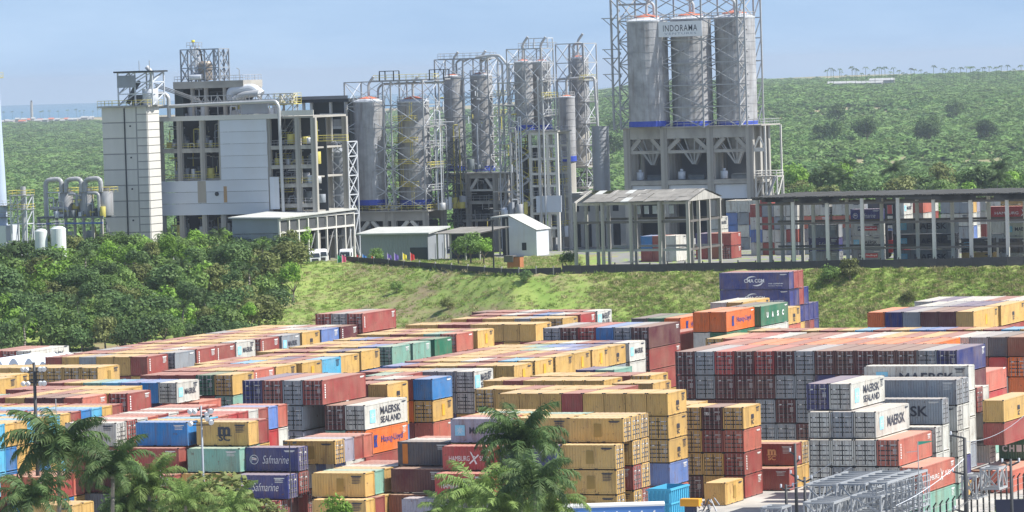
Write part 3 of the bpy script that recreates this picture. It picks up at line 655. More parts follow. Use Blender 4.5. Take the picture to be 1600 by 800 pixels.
def container(q, i):
    a0, a1, b0, b1, z0, z1, c, ri, j, k, t = q; r = RUNS[ri]; L, h = r['L'], r['h']; cen = V*((a0+a1)/2)+U*((b0+b1)/2)
    isU = r['kind'] == 'U'; rz = -TH if isU else -TH-math.pi/2
    tier = ['', 'one down, ', 'two down, ', 'three down, ', 'four down, ', 'five down, '][t]
    where = f"{ORD[j]} from {'right' if isU else ('front' if r['kind']=='V' else 'back')}, " if len(r['cols']) > 1 else ''
    if r['reps'] > 1 and k: where += f"{ORD[k]} column, "
    root = empty('shipping_container', cen+Vector((0, 0, z0)), rz, label=f"{CNAME[c]} container, {where}{tier}{r['place']}", cat='shipping container', group='shipping containers stacked in the yard' if not r['base'] else 'shipping containers on the works terrace')
    body, roof, frame, doors = cont_meshes(L, h)
    cl = COL[c]; jit = rnd.uniform(.88, 1.12); cl = (*[min(1, x*jit) for x in cl], 1)
    def part(nm, me, par=root): o = bpy.data.objects.new(nm, me); C.objects.link(o); o.parent = par; o.color = cl; return o
    part('wall_panels', body); part('corner_frame', frame)
    if t == 0 or VIS[i] > 100: part('roof', roof)
    e = r['end'][j] if r['end'] and j < len(r['end']) and t == 0 else (r['end'][0] if r['end'] and r['end'][0] == 'd' else rnd.choice('d.'))
    if e == 'd' or e == 'r':
        side = -1 if isU else 1
        for leaf in (0, 1):
            dm, bars = doors[(side, leaf)]; d = part('door', dm)
            if VIS[i] > 60:
                for bm_ in bars: part('locking_bar', bm_, d)
    if VIS[i] > 40:
        q_ = STM.setdefault((L, rnd.randrange(3)), None)
        key = [k_ for k_ in STM if k_[0] == L]; kk = rnd.choice(key)
        if STM[kk] is None:
            b = MB(); r_ = random.Random(int(kk[1]*7+L))
            for a in range(5): b.quad((L/2-1.5, h-.5-.16*a, 0), (L/2-1.5+r_.uniform(.4, 1.0), h-.5-.16*a, 0), (L/2-.5, h-.43-.16*a, 0), (L/2-1.5, h-.43-.16*a, 0)) if a < 1+kk[1]*2 else None
            b.quad((L/2-1.6, h-.42, 0), (L/2-.4, h-.42, 0), (L/2-.4, h-.32, 0), (L/2-1.6, h-.32, 0))
            STM[kk] = b.mesh('stencil_marks', [MMARK])
        decal(root, STM[kk], [MMARK if c not in 'wyc' else MDARK], 0, 0, name='stencil_marks')
    lg = r['logos'].get(j) if t == 0 and k == 0 else (r['logob'].get((t, j)) if k == 0 else None)
    if lg: logo(root, lg, L, h)
    return root
for i in big: container(BOX[i], i)
rest = [i for i in keep if i not in bigset]
vv, ff, cc, off = [], [], [], 0
for i in rest:
    q = BOX[i]; r = RUNS[q[7]]; isU = r['kind'] == 'U'; rz = -TH if isU else -TH-math.pi/2
    body, roof, frame, doors = cont_meshes(r['L'], r['h'], True)
    cen = V*((q[0]+q[1])/2)+U*((q[2]+q[3])/2); Mx = Matrix.Translation(cen+Vector((0, 0, q[4]))) @ Matrix.Rotation(rz, 4, 'Z'); A = np.array(Mx)
    for me in (body, frame, roof) if q[10] == 0 else (body, frame):
        n = len(me.vertices); a = np.empty(n*3); me.vertices.foreach_get('co', a); a = a.reshape(-1, 3)@A[:3, :3].T+A[:3, 3]
        ff += [tuple(off+x for x in p.vertices) for p in me.polygons]; vv.append(a); k = 1.0; base_c = np.array(COL[q[6]])
        if me is roof: base_c = base_c*.64+np.array((.68, .54, .40))*.36
        cc.append(np.tile(np.append(base_c, 1), (n, 1))); off += n
if rest:
    me = bpy.data.meshes.new('distant_shipping_containers'); me.from_pydata(np.concatenate(vv).tolist(), [], ff); at = me.attributes.new('col', 'FLOAT_COLOR', 'POINT')
    at.data.foreach_set('color', np.concatenate(cc).astype('f').ravel()); me.materials.append(MPA)
    mesh_obj('distant_shipping_containers', me, label='remaining smaller container tops and ends between the nearer stacks', cat='shipping containers', kind='stuff')
# ---------------------------------------------------------------- the works on the terrace
def unit_box():
    b = MB(); b.box(-.5, .5, -.5, .5, 0, 1); return b.mesh('box')
def unit_cyl(n=20, cap=True):
    bm = bmesh.new(); bmesh.ops.create_cone(bm, cap_ends=cap, segments=n, radius1=1, radius2=1, depth=1, matrix=Matrix.Translation((0, 0, .5)))
    me = bpy.data.meshes.new('tube'); 
    for f_ in bm.faces: f_.smooth = len(f_.verts) == 4
    bm.to_mesh(me); bm.free(); return me
UB, UC, UC6 = unit_box(), unit_cyl(24), unit_cyl(6)
for me_ in (UB, UC, UC6): me_.materials.append(MSTEEL)
def _um(me, name, parent, mat):
    o = bpy.data.objects.new(name, me); C.objects.link(o); o.parent = parent
    if mat is not MSTEEL: o.material_slots[0].link = 'OBJECT'; o.material_slots[0].material = mat
    return o
def bx(parent, name, x0, x1, y0, y1, z0, z1, mat):
    o = _um(UB, name, parent, mat); o.location = ((x0+x1)/2, (y0+y1)/2, z0); o.scale = (abs(x1-x0), abs(y1-y0), z1-z0); return o
def mem(parent, name, p, q, r, mat, rnd_=False):
    p, q = Vector(p), Vector(q); o = _um(UC6 if rnd_ else UB, name, parent, mat); d = q-p
    o.rotation_mode = 'QUATERNION'; o.rotation_quaternion = d.to_track_quat('Z', 'Y'); o.location = p; k = r if rnd_ else 2*r; o.scale = (k, k, d.length); return o
def cyl(parent, name, x, y, z0, z1, r, mat):
    o = _um(UC, name, parent, mat); o.location = (x, y, z0); o.scale = (r, r, z1-z0); return o
def lathe(prof, n=28):
    b = MB()
    for (r0, z0), (r1, z1) in zip(prof, prof[1:]):
        for i in range(n):
            a, c_ = 2*math.pi*i/n, 2*math.pi*(i+1)/n
            b.quad((r0*math.cos(a), r0*math.sin(a), z0), (r0*math.cos(c_), r0*math.sin(c_), z0), (r1*math.cos(c_), r1*math.sin(c_), z1), (r1*math.cos(a), r1*math.sin(a), z1))
    return b
def pipe(parent, name, pts, r, mat, n=10):
    """round pipe through points with rounded elbows"""
    P = [Vector(p) for p in pts]; path = [P[0]]
    for i in range(1, len(P)-1):
        a, c_, e = P[i-1], P[i], P[i+1]; k = min(r*2.5, (a-c_).length*.45, (e-c_).length*.45); s0 = c_+(a-c_).normalized()*k; s1 = c_+(e-c_).normalized()*k
        for t in (0, .25, .5, .75, 1): path.append(s0*(1-t)**2+c_*2*t*(1-t)+s1*t*t)
    path.append(P[-1]); b = MB()
    for a, c_ in zip(path, path[1:]):
        if (c_-a).length > 1e-4: b.bar(a-(c_-a).normalized()*r*.15, c_+(c_-a).normalized()*r*.15, r, 0, n)
    return b.build(name, mat, parent)
class Site:
    def __init__(s, X0, d, base=T0): s.X0, s.d, s.base = X0, d, base; s.Y = 240 if d >= 940 else 365; s.s = 7000/d; th = TH-math.atan((X0-800)/7000); s.cv = math.cos(th); s.cuu = math.sin(th)
    def root(s, name, **k):
        p = pt(s.X0, s.Y, s.d); return empty(name, (p.x, p.y, s.base), -TH, **k)
    def x(s, X): return (X-s.X0)/(s.s*s.cv)
    def z(s, Y, X=None): return pt(s.X0 if X is None else X, Y, s.d).z-s.base
def frame3(root, xs, ys, zs, r, mat, brace='X', br=None, names=('post', 'beam', 'brace'), bmat=None, skipz0=True, rails=None):
    """braced frame: posts at the grid corners, beams round each level, diagonals on every outer bay"""
    br = br or r*.6; bmat = bmat or mat
    peri = [(x, y) for x in xs for y in ys if x in (xs[0], xs[-1]) or y in (ys[0], ys[-1])]
    for x, y in peri: mem(root, names[0], (x, y, zs[0]), (x, y, zs[-1]), r, mat)
    faces = [[(x, ys[0]) for x in xs], [(x, ys[-1]) for x in xs], [(xs[0], y) for y in ys], [(xs[-1], y) for y in ys]]
    for F in faces:
        for (ax, ay), (bx_, by) in zip(F, F[1:]):
            for i, z in enumerate(zs):
                if i or not skipz0: mem(root, names[1], (ax, ay, z), (bx_, by, z), r*.8, mat)
                if i and brace:
                    z0 = zs[i-1]
                    if brace in ('X', 'A'): mem(root, names[2], (ax, ay, z0), (bx_, by, z), br, bmat)
                    if brace in ('X', 'B'): mem(root, names[2], (bx_, by, z0), (ax, ay, z), br, bmat)
def rail(root, x0, x1, y0, y1, z, mat=MYEL, h=1.1, step=1.5, r=.045):
    b = MB(); cs = [(x0, y0), (x1, y0), (x1, y1), (x0, y1), (x0, y0)]
    for (ax, ay), (bx_, by) in zip(cs, cs[1:]):
        L_ = math.hypot(bx_-ax, by-ay); n = max(1, int(L_/step))
        for zz in (h*.5, h): b.bar((ax, ay, z+zz), (bx_, by, z+zz), r)
        for i in range(n): t = i/n; b.bar((ax+(bx_-ax)*t, ay+(by-ay)*t, z), (ax+(bx_-ax)*t, ay+(by-ay)*t, z+h), r)
    return b.build('guard_rail', mat, root)
def silo(Xc, Ytop, Ybot, wpx, d, label, dy=0, cone=True, skirt=False, mat=MSILO, bands=7, group='aluminium silos of the works', pad=None, collar=False):
    S = Site(Xc, d); rr = wpx/2/S.s; z0, z1 = S.z(Ybot), S.z(Ytop)
    p = pt(Xc-dy*S.cuu*S.s, (Ytop+Ybot)/2, d)+U*dy; root = empty('silo', (p.x, p.y, S.base), -TH, label=label, cat='silo', group=group)
    prof = []; n = int(bands*1.6)
    for i in range(n):
        a, c_ = z0+(z1-z0)*i/n, z0+(z1-z0)*(i+1)/n; prof += [(rr, a), (rr, c_-.12), (rr+.05, c_-.1), (rr+.05, c_)]
    o = lathe(prof).build('shell', mat, root)
    if cone:
        lathe([(rr+.05, z1), (rr+.12, z1+.25), (rr*.45, z1+rr*.28), (0, z1+rr*.33)]).build('roof_cone', [MLIGHTST], root)
        lathe([(rr*.62, z1+rr*.235), (rr*.6, z1+rr*.26), (0.1, z1+rr*.40), (0, z1+rr*.4)]).build('hatch_cover', [MORCONE], root)
        b = MB(); k = 18
        for i in range(k):
            a, c_ = 2*math.pi*i/k, 2*math.pi*(i+1)/k
            for hz in (.55, 1.1): b.bar((rr*math.cos(a), rr*math.sin(a), z1+.2+hz), (rr*math.cos(c_), rr*math.sin(c_), z1+.2+hz), .04)
            b.bar((rr*math.cos(a), rr*math.sin(a), z1+.2), (rr*math.cos(a), rr*math.sin(a), z1+1.3), .04)
        b.build('guard_rail', MSTEEL, root)
        pipe(root, 'filling_pipe', [(0, 0, z1+rr*.3), (0, 0, z1+4), (1.2, 0, z1+5.5)], .28, MPIPE)
    if skirt: o = lathe([(rr+.06, z0-.02), (rr+.06, z0+1.1), (rr, z0+1.15)]).build('blue_skirt', [MBLUE], root)
    if pad is not None: cyl(root, 'foot', 0, 0, pad, z0, rr*.9, MCONC)
    return root
pr = random.Random(5)
def clutter(rt, S, Xa, Xb, Ya, Yb, y0, y1, n, light=.35):
    for i in range(n):
        X = pr.uniform(Xa, Xb); Y = pr.uniform(Ya, Yb); y = pr.uniform(y0, y1); q = pr.random(); mt = pr.choice((MPIPE, MLIGHTST, MSTEEL)) if pr.random() < light else pr.choice((MMACH, MMACH, MGREYC, MYEL))
        if q < .3: mem(rt, 'pipe', (S.x(X), y, S.z(min(Yb, Y+pr.uniform(5, 22)))), (S.x(X), y, S.z(Y)), .12, mt, True)
        elif q < .55: mem(rt, 'pipe', (S.x(X), y, S.z(Y)), (S.x(min(Xb, X+pr.uniform(6, 22))), y, S.z(Y)), .12, mt, True)
        elif q < .75: cyl(rt, 'vessel', S.x(X), y, S.z(Yb), S.z(max(Ya+3, Yb-pr.uniform(7, 20))), pr.uniform(.4, .9), mt)
        elif q < .9: bx(rt, 'machine', S.x(X), S.x(min(Xb, X+pr.uniform(4, 9))), y, y+1, S.z(Yb), S.z(max(Ya+2, Yb-pr.uniform(4, 12))), mt)
        else: pipe(rt, 'pipe', [(S.x(X), y, S.z(Yb)), (S.x(X), y, S.z(Y)), (S.x(min(Xb, X+9)), y, S.z(Y)), (S.x(min(Xb, X+9)), y, S.z(Yb))], .13, mt)
# --- tall silo tower with the sign
D1 = 955
for Xc, Yt, nm in ((1013, 34, 'left of the three tall silos, beside the sign'), (1081, 31, 'middle of the three tall silos, behind the company sign'), (1150, 28, 'right of the three tall silos, shadow streaks on it')):
    silo(Xc, Yt, 198, 64, D1, 'tall aluminium silo with orange cap, '+nm, dy=4.2, skirt=True, bands=9)
S = Site(1081, D1); rt = S.root('silo_lattice', label='tall crossed steel lattice around the three biggest silos', cat='steel frame')
xs = [S.x(x) for x in (974, 1035, 1104, 1160)]; zs = [S.z(y) for y in (200, 167, 133, 98, 62, 30, -5)]; yb = [-1.2, 9.6]
frame3(rt, xs, yb, zs, .16, MSTEEL, br=.09)
xr = [xs[-1], xs[-1]+1.6]
for y in yb[:1]+yb[-1:]:
    mem(rt, 'post', (xr[1], y, zs[0]), (xr[1], y, zs[-1]), .16, MSTEEL)
    for a, c_ in zip(zs, zs[1:]): mem(rt, 'brace', (xr[0], y, a), (xr[1], y, c_), .11, MLIGHTST); mem(rt, 'beam', (xr[0], y, c_), (xr[1], y, c_), .12, MSTEEL)
xl = xs[0]-2.0
mem(rt, 'post', (xl, 0, zs[0]), (xl, 0, zs[-1]), .2, MSTEEL)
for i, yy in enumerate((25, 74, 88, 113, 147)):
    bx(rt, 'side_platform', xl-2.0, xs[0], -.6, .8, S.z(yy), S.z(yy)+.18, MSTEEL); mem(rt, 'brace', (xl-1.8, 0, S.z(yy)), (xl, 0, S.z(yy)-1.6), .07, MSTEEL)
for a, c_ in zip(zs, zs[1:]):
    mem(rt, 'brace', (xl, 0, a), (xs[0], 0, (a+c_)/2), .1, MSTEEL); mem(rt, 'brace', (xs[0], 0, (a+c_)/2), (xl, 0, c_), .1, MSTEEL)
for x, yy in ((S.x(1018), 6), (S.x(1080), 3), (S.x(1145), 5)):
    pipe(rt, 'filling_pipe', [(x, 4, S.z(28)), (x, 4, S.z(4)), (x-2.5, 4, S.z(-6)), (x-6, 4, S.z(-6))], .3, MPIPE)
bx(rt, 'top_walkway', xs[0]-1, S.x(1015), 1, 3, S.z(5), S.z(2), MSTEEL); rail(rt, xs[0], xs[-1], .4, 9.6, S.z(29), MSTEEL)
S = Site(1069, D1-1.5); rt = S.root('company_sign', label='white sign board with dark lettering high on the silo lattice', cat='sign')
p0, p1 = S.x(1035), S.x(1103); bx(rt, 'board', p0, p1, -.35, -.15, S.z(57), S.z(33), simple('sign_white', (.72, .74, .76), .5, var=.03))
for t_, hz, wz, zz, mt in (('INDORAMA', 1.35, 7.7, 43.5, MDARK), ('VENTURES', .45, 7.2, 52, simple('sign_grey', (.3, .35, .42)))):
    o = mesh_obj('lettering', text_mesh(t_, hz, .002, space=1.15, width=wz), rt); o.data.materials.append(mt); o.location = ((p0+p1)/2, -.37, S.z(zz)); o.rotation_euler = (R(90), 0, 0)
# base of the tower
S = Site(1081, D1); rt = S.root('silo_base_building', label='open concrete base with hoppers under the three tall silos', cat='industrial building')
cx_ = [S.x(x) for x in (981, 1039, 1111, 1172)]; zb = S.z(199); yy = (0, 5, 10.5)
for x in cx_:
    for y in yy: bx(rt, 'column', x-.75, x+.75, y-.7, y+.7, 0, zb-.02, MCONC)
zt_, zt1 = S.z(216), S.z(203)
for y in (0, 10.5):
    for a, c_ in zip(cx_, cx_[1:]):
        bx(rt, 'deck_beam', a+.76, c_-.76, y-.6, y+.6, zt_, zb-.05, MCONC); bx(rt, 'tie_beam', a+.76, c_-.76, y-.4, y+.4, S.z(239), S.z(234), MCONC)
        mem(rt, 'strut', (a+.8, y, S.z(233)), (a+.8+(c_-a)*.25, y, zt_), .42, MCONC); mem(rt, 'strut', (c_-.8, y, S.z(233)), (c_-.8-(c_-a)*.25, y, zt_), .42, MCONC)
        bx(rt, 'lower_slab', a+.76, c_-.76, y-.7, y+.7, S.z(288), S.z(281), MCONC)
        bx(rt, 'infill_panel', a+.8, c_-.8, y-.2, y, S.z(311), S.z(289), MCLAD)
        bx(rt, 'lower_beam', a+.76, c_-.76, y-.3, y+.3, S.z(345), S.z(339), MCONC)
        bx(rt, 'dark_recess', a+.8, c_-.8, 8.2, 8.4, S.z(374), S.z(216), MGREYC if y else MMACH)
bx(rt, 'floor_slab', cx_[0]-.9, cx_[-1]+.9, .72, 9.8, S.z(288), S.z(284), MCONC)
bx(rt, 'deck_slab', cx_[0]-.9, cx_[-1]+3, -1.1, 11.4, zb, zb+.25, MCONC); rail(rt, cx_[0]-.8, cx_[-1]+2.8, -1, 11.2, zb+.25, MSTEEL)
for a, c_ in zip(cx_, cx_[1:]):
    m_ = (a+c_)/2; ho = lathe([(.35, S.z(258)), (3.4, zb-.3)], 20).build('hopper', MSILO, rt); ho.location = (m_, 5, 0)
    for k in range(6):
        an = math.pi+(k-.0)*math.pi/5; mem(rt, 'hopper_strut', (m_+3.6*math.cos(an), 1.2+.0*k, zt_), (m_+.3*math.cos(an), 3.6, S.z(257)), .1, MLIGHTST)
    cyl(rt, 'drum', m_-2.2, 1.8, S.z(280), S.z(268), .8, MLIGHTST); cyl(rt, 'drum_neck', m_-2.2, 1.8, S.z(268), S.z(264), .35, MLIGHTST)
    bx(rt, 'hopper_machine', m_-.6, m_+3, 1.5, 3, S.z(281), S.z(273), MMACH)
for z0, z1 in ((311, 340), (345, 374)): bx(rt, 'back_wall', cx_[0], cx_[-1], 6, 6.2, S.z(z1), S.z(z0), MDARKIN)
xr0 = cx_[-1]+.75; 
for x in (xr0+2.6,):
    for y in (0, 10.5): bx(rt, 'steel_column', x-.18, x+.18, y-.18, y+.18, 0, zb, MCONCL)
mem(rt, 'strut', (xr0, 0, S.z(234)), (xr0+1.3, 0, zt_), .16, MCONCL); mem(rt, 'strut', (xr0+2.6, 0, S.z(234)), (xr0+1.3, 0, zt_), .16, MCONCL); bx(rt, 'tie_beam', xr0, xr0+2.4, -.2, .2, S.z(239), S.z(233), MCONCL)
# stair tower beside it
S = Site(1197, 948); rt = S.root('stair_tower', label='pale steel stair tower right of the tall silo base', cat='stair tower')
frame3(rt, [S.x(1180), S.x(1196), S.x(1213)], [0, 4], [0, S.z(345), S.z(310), S.z(276)], .14, MCONCL, brace='A')
for y in (345, 310, 276): bx(rt, 'landing', S.x(1179), S.x(1214), -.3, 4.3, S.z(y), S.z(y)+.15, MCONC)
rail(rt, S.x(1180), S.x(1213), -.2, 4.2, S.z(275), MCONCL); 
for a, c_ in ((374, 345), (345, 310), (310, 276)): mem(rt, 'stair_flight', (S.x(1198), -.5, S.z(a)), (S.x(1212), -.5, S.z(c)) if False else (S.x(1212), -.5, S.z(c_)), .22, MSTEEL)
# --- left pair of silos in a lattice
D2 = 965
silo(579, 160, 321, 50, D2, 'wide silo with orange roof at the left of the lattice pair', dy=5, skirt=True, bands=8)
ry = silo(648, 160, 321, 50, D2, 'wide silo with yellow ladder landings, right of the lattice pair', dy=5, skirt=True, bands=8)
Sy = Site(648, D2)
for k, y in enumerate((188, 222, 256, 291)):
    bx(ry, 'ladder_landing', -2.6, 2.4, -5.0, -3.6, Sy.z(y), Sy.z(y)+.12, MYEL); rail(ry, -2.6, 2.4, -5.0, -3.7, Sy.z(y), MYEL, 1.0)
for k, (a, c_) in enumerate(((321, 291), (291, 256), (256, 222), (222, 188), (188, 160))):
    x = -1.2 if k % 2 else 1.2
    for dx in (-.25, .25): mem(ry, 'ladder_rail', (x+dx, -4.4, Sy.z(a)), (x+dx, -4.4, Sy.z(c_)), .05, MYEL)
S = Site(612, D2); rt = S.root('silo_lattice', label='wide steel lattice round the two yellow laddered silos', cat='steel frame')
xs = [S.x(x) for x in (541, 601, 613, 663)]; zs = [S.z(y) for y in (327, 300, 265, 232, 200, 165, 127)]
frame3(rt, xs, [0, 9], zs, .13, MSTEEL, br=.065, bmat=MLIGHTST)
rail(rt, xs[0], xs[-1], 0, 10, S.z(326), MSTEEL)
for X in (588, 666): 
    frame3(rt, [S.x(X), S.x(X+22)], [3, 6], [S.z(127), S.z(111)], .1, MBLACK, brace=None)
rail(rt, S.x(578), S.x(672), 3, 6, S.z(125), MYEL)
bx(rt, 'top_walkway', S.x(575), S.x(690), 3, 6, S.z(127)+.05, S.z(125), MSTEEL)
pipe(rt, 'filling_pipe', [(S.x(579), 5, S.z(158)), (S.x(579), 5, S.z(138)), (S.x(586), 5, S.z(131)), (S.x(683), 5, S.z(131))], .25, MPIPE)
S = Site(620, D2); rt = S.root('silo_base_building', label='low concrete base with slanting struts under the wide silo pair', cat='industrial building')
cx_ = [S.x(x) for x in (552, 600, 613, 662)]; zb = S.z(329)
for x in cx_:
    for y in (0, 10): bx(rt, 'column', x-.55, x+.55, y-.5, y+.5, 0, zb-.3, MCONC)
for a, c_ in zip(cx_, cx_[1:]):
    if c_-a > 3:
        for y in (0, 10): mem(rt, 'strut', (a+.6, y, S.z(366)), (a+(c_-a)*.45, y, S.z(345)), .38, MCONCL); mem(rt, 'strut', (c_-.6, y, S.z(366)), (c_-(c_-a)*.45, y, S.z(345)), .38, MCONCL)
bx(rt, 'deck_slab', cx_[0]-1, cx_[-1]+1, -1, 11, zb-.28, zb+.0, MCONC)
for y in (-.2, 10.2): bx(rt, 'deck_beam', cx_[0]-.5, cx_[-1]+.5, y-.25, y+.25, S.z(345), zb-.32, MCONC)
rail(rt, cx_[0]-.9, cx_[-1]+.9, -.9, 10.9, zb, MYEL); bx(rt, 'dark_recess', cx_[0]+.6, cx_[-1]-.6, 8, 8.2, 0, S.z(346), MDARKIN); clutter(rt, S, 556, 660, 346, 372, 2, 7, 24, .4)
rt = S.root('pipe_bundle', label='dark bundle of pipes and landings behind the wide silos', cat='pipe rack'); clutter(rt, S, 520, 560, 225, 330, 11, 14, 80, .3); clutter(rt, S, 600, 612, 190, 330, 1, 8, 26, .5); clutter(rt, S, 672, 684, 150, 330, 1, 8, 30, .5); clutter(rt, S, 545, 552, 180, 330, 1, 8, 12, .5); clutter(rt, S, 728, 736, 130, 268, 1, 8, 22, .5); clutter(rt, S, 772, 800, 130, 340, 2, 8, 60, .45); clutter(rt, S, 585, 610, 205, 330, 11, 14, 44, .35); clutter(rt, S, 640, 690, 190, 330, 11, 14, 60, .35); clutter(rt, S, 560, 680, 300, 330, 11, 14, 20, .3); frame3(rt, [S.x(x) for x in (520, 560, 600, 640, 680)], [11.5, 13.5], [0]+[S.z(y) for y in (325, 290, 255, 225)], .1, MMACH, br=.07)
# --- second pair, taller and narrower, on a high base
D3 = 975
silo(711, 121, 268, 33, D3, 'slim silo with orange roof, left of the high narrow pair', dy=4, skirt=True, bands=8)
silo(754, 119, 268, 35, D3, 'slim silo with orange roof, right of the high narrow pair', dy=4, skirt=True, bands=8)
S = Site(735, D3); rt = S.root('silo_lattice', label='steel lattice round the high narrow silo pair', cat='steel frame')
xs = [S.x(x) for x in (683, 727, 766)]; zs = [S.z(y) for y in (270, 246, 214, 183, 153, 122, 92)]
frame3(rt, xs, [0, 6], zs, .12, MSTEEL, br=.065, bmat=MLIGHTST)
for X in (706, 716, 745, 752): pipe(rt, 'filling_pipe', [(S.x(X), 4, S.z(118)), (S.x(X), 4, S.z(96)), (S.x(X+10), 4, S.z(92))], .22, MPIPE)
bx(rt, 'top_walkway', xs[0], xs[-1], 2, 5, zs[-1], zs[-1]+.2, MSTEEL); rail(rt, xs[0], xs[-1], 2, 5, zs[-1]+.2, MSTEEL)
S = Site(735, D3); rt = S.root('silo_base_building', label='dark open concrete base under the high narrow silo pair', cat='industrial building')
cx_ = [S.x(x) for x in (688, 730, 773, 790)]; zb = S.z(272)
for x in cx_:
    for y in (0, 8): bx(rt, 'column', x-.55, x+.55, y-.5, y+.5, 0, zb, MCONC)
for a, c_ in zip(cx_, cx_[1:]):
    for y in (0, 8):
        bx(rt, 'deck_beam', a+.56, c_-.56, y-.4, y+.4, S.z(279), zb-.02, MCONC); bx(rt, 'tie_beam', a+.56, c_-.56, y-.3, y+.3, S.z(299), S.z(296), MCONCL)
        mem(rt, 'strut', (a+.6, y, S.z(296)), (a+(c_-a)*.35, y, S.z(279)), .3, MCONCL); mem(rt, 'strut', (c_-.6, y, S.z(296)), (c_-(c_-a)*.35, y, S.z(279)), .3, MCONCL)
        bx(rt, 'lower_slab', a+.56, c_-.56, y-.6, y+.6, S.z(319), S.z(314), MCONC); bx(rt, 'lower_slab', a+.56, c_-.56, y-.5, y+.5, S.z(346), S.z(343), MCONC)
bx(rt, 'deck_slab', cx_[0]-.8, cx_[-1]+.8, -.8, 8.8, zb, zb+.2, MCONC); rail(rt, cx_[0]-.7, cx_[-1]+.7, -.7, 8.7, zb+.2, MSTEEL); rail(rt, cx_[0], cx_[-1], -.55, 8.5, S.z(314), MSTEEL); rail(rt, cx_[0], cx_[-1], -.55, 8.5, S.z(343), MSTEEL)
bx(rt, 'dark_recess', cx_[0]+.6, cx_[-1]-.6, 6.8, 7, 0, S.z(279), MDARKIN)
for i in range(7): bx(rt, 'machine', cx_[0]+1+i*1.8, cx_[0]+2.1+i*1.8, 3, 4.5, S.z(343), S.z(343-6-(i*5) % 9), MMACH)
clutter(rt, S, 690, 772, 300, 372, 1, 6, 60, .4); clutter(rt, S, 690, 772, 282, 297, 1, 6, 16, .4)
for (Xa, Xb, ys_, d_, dp) in ((543, 690, (300, 265, 232, 200), D2, 9), (684, 790, (246, 214, 183, 153), D3, 6), (797, 868, (182, 155, 128), 960, 7), (874, 930, (228, 194, 160, 127), 985, 8)):
    S = Site(Xa, d_); rt = S.root('service_walkway', label='thin service walkways ringing the silos on the %s side' % {543: 'left', 684: 'centre', 797: 'stair frame', 874: 'curved pipe'}[Xa], cat='walkway', group='service walkways round the silos')
    for y in ys_:
        x0, x1 = S.x(Xa), S.x(Xb)-dp*.4; bx(rt, 'grating', x0, x1, dp+.2, dp+1.2, S.z(y), S.z(y)+.1, MMACH); bx(rt, 'grating', x1-.2, x1+.8, .4, dp, S.z(y), S.z(y)+.1, MSTEEL); rail(rt, x1-.2, x1+.8, .4, dp, S.z(y)+.1, MYEL if y % 2 else MSTEEL)
        mem(rt, 'hose', (x1, dp*.5, S.z(y)), (x1, dp*.5, S.z(y-30)), .14, MPIPE, True)
# pipe tower right of it
S = Site(790, 968); rt = S.root('pipe_tower', label='tall bundle of pipes and platforms between silo groups', cat='pipe rack')
frame3(rt, [S.x(781), S.x(800)], [0, 3], [0]+[S.z(y) for y in (330, 300, 270, 235, 200, 165, 130, 100)], .13, MLIGHTST, brace='A', br=.09)
pipe(rt, 'pipe', [(S.x(760), 1, S.z(92)), (S.x(766), 1, S.z(86)), (S.x(782), 1, S.z(86)), (S.x(796), 1, S.z(104)), (S.x(797), 1, 1)], .28, MPIPE)
pipe(rt, 'pipe', [(S.x(745), 1, S.z(88)), (S.x(774), 1, S.z(85)), (S.x(786), 1, S.z(99)), (S.x(786), 1, 1)], .24, MPIPE)
for y in (330, 300, 270, 240, 226, 200, 180, 165, 148, 130): bx(rt, 'platform', S.x(770), S.x(803), -.6, 3.2, S.z(y), S.z(y)+.18, MCONCL)
# --- third group: pair on a stair frame
D4 = 960
silo(819, 98, 204, 29, D4, 'dark edged silo on the left of the stair frame top', dy=4, skirt=True, bands=6)
silo(847, 98, 204, 29, D4, 'silo right beside its twin on the stair frame top', dy=7.4, skirt=True, bands=6)
S = Site(832, D4); rt = S.root('silo_lattice', label='steel lattice round the silo pair above the stair frame', cat='steel frame')
xs = [S.x(x) for x in (796, 824, 850)]; zs = [S.z(y) for y in (206, 182, 155, 128, 100, 76)]
frame3(rt, xs, [0, 7], zs, .11, MSTEEL, br=.06, bmat=MLIGHTST)
frame3(rt, [S.x(826), S.x(855)], [2, 5], [S.z(76), S.z(60)], .1, MLIGHTST, brace=None); rail(rt, S.x(812), S.x(858), 1, 6, S.z(75), MSTEEL)
S = Site(835, D4); rt = S.root('stair_frame_building', label='pale open concrete frame with zigzag stairs under two silos', cat='industrial building')
cx_ = [S.x(x) for x in (829, 843, 856, 870)]; lev = [S.z(y) for y in (355, 332, 307, 289, 270, 247, 227, 207)]
for x in cx_:
    for y in (0, 7): bx(rt, 'column', x-.32, x+.32, y-.3, y+.3, 0, lev[-1], MCONCL)
for z in lev:
    for y in (0, 7):
        for a, c_ in zip(cx_, cx_[1:]): bx(rt, 'floor_beam', a+.33, c_-.33, y-.3, y+.3, z-.5, z, MCONCL)
    rail(rt, cx_[0], cx_[-1], -.25, 7, z, MYEL if rnd.random() < .3 else MSTEEL)
bx(rt, 'floor_slab', S.x(797), cx_[-1]+.5, -.5, 7.8, lev[-1], lev[-1]+.3, MCONC)
for x in (S.x(801), S.x(812)):
    for y in (0, 5): mem(rt, 'stair_post', (x, y, 0), (x, y, lev[-1]), .18, MCONC)
zz = list(np.linspace(0, lev[-1], 11))
for i, (a, c_) in enumerate(zip(zz, zz[1:])):
    p0, p1 = (S.x(800), S.x(828)) if i % 2 else (S.x(828), S.x(800)); mem(rt, 'stair_flight', (p0, -.4, a), (p1, -.4, c_), .2, MSTEEL); bx(rt, 'landing', S.x(798), S.x(829), .3, 4.8, a-.1, a+.1, MMACH)
    mem(rt, 'hand_rail', (p0, -.6, a+1.1), (p1, -.6, c_+1.1), .06, MYEL)
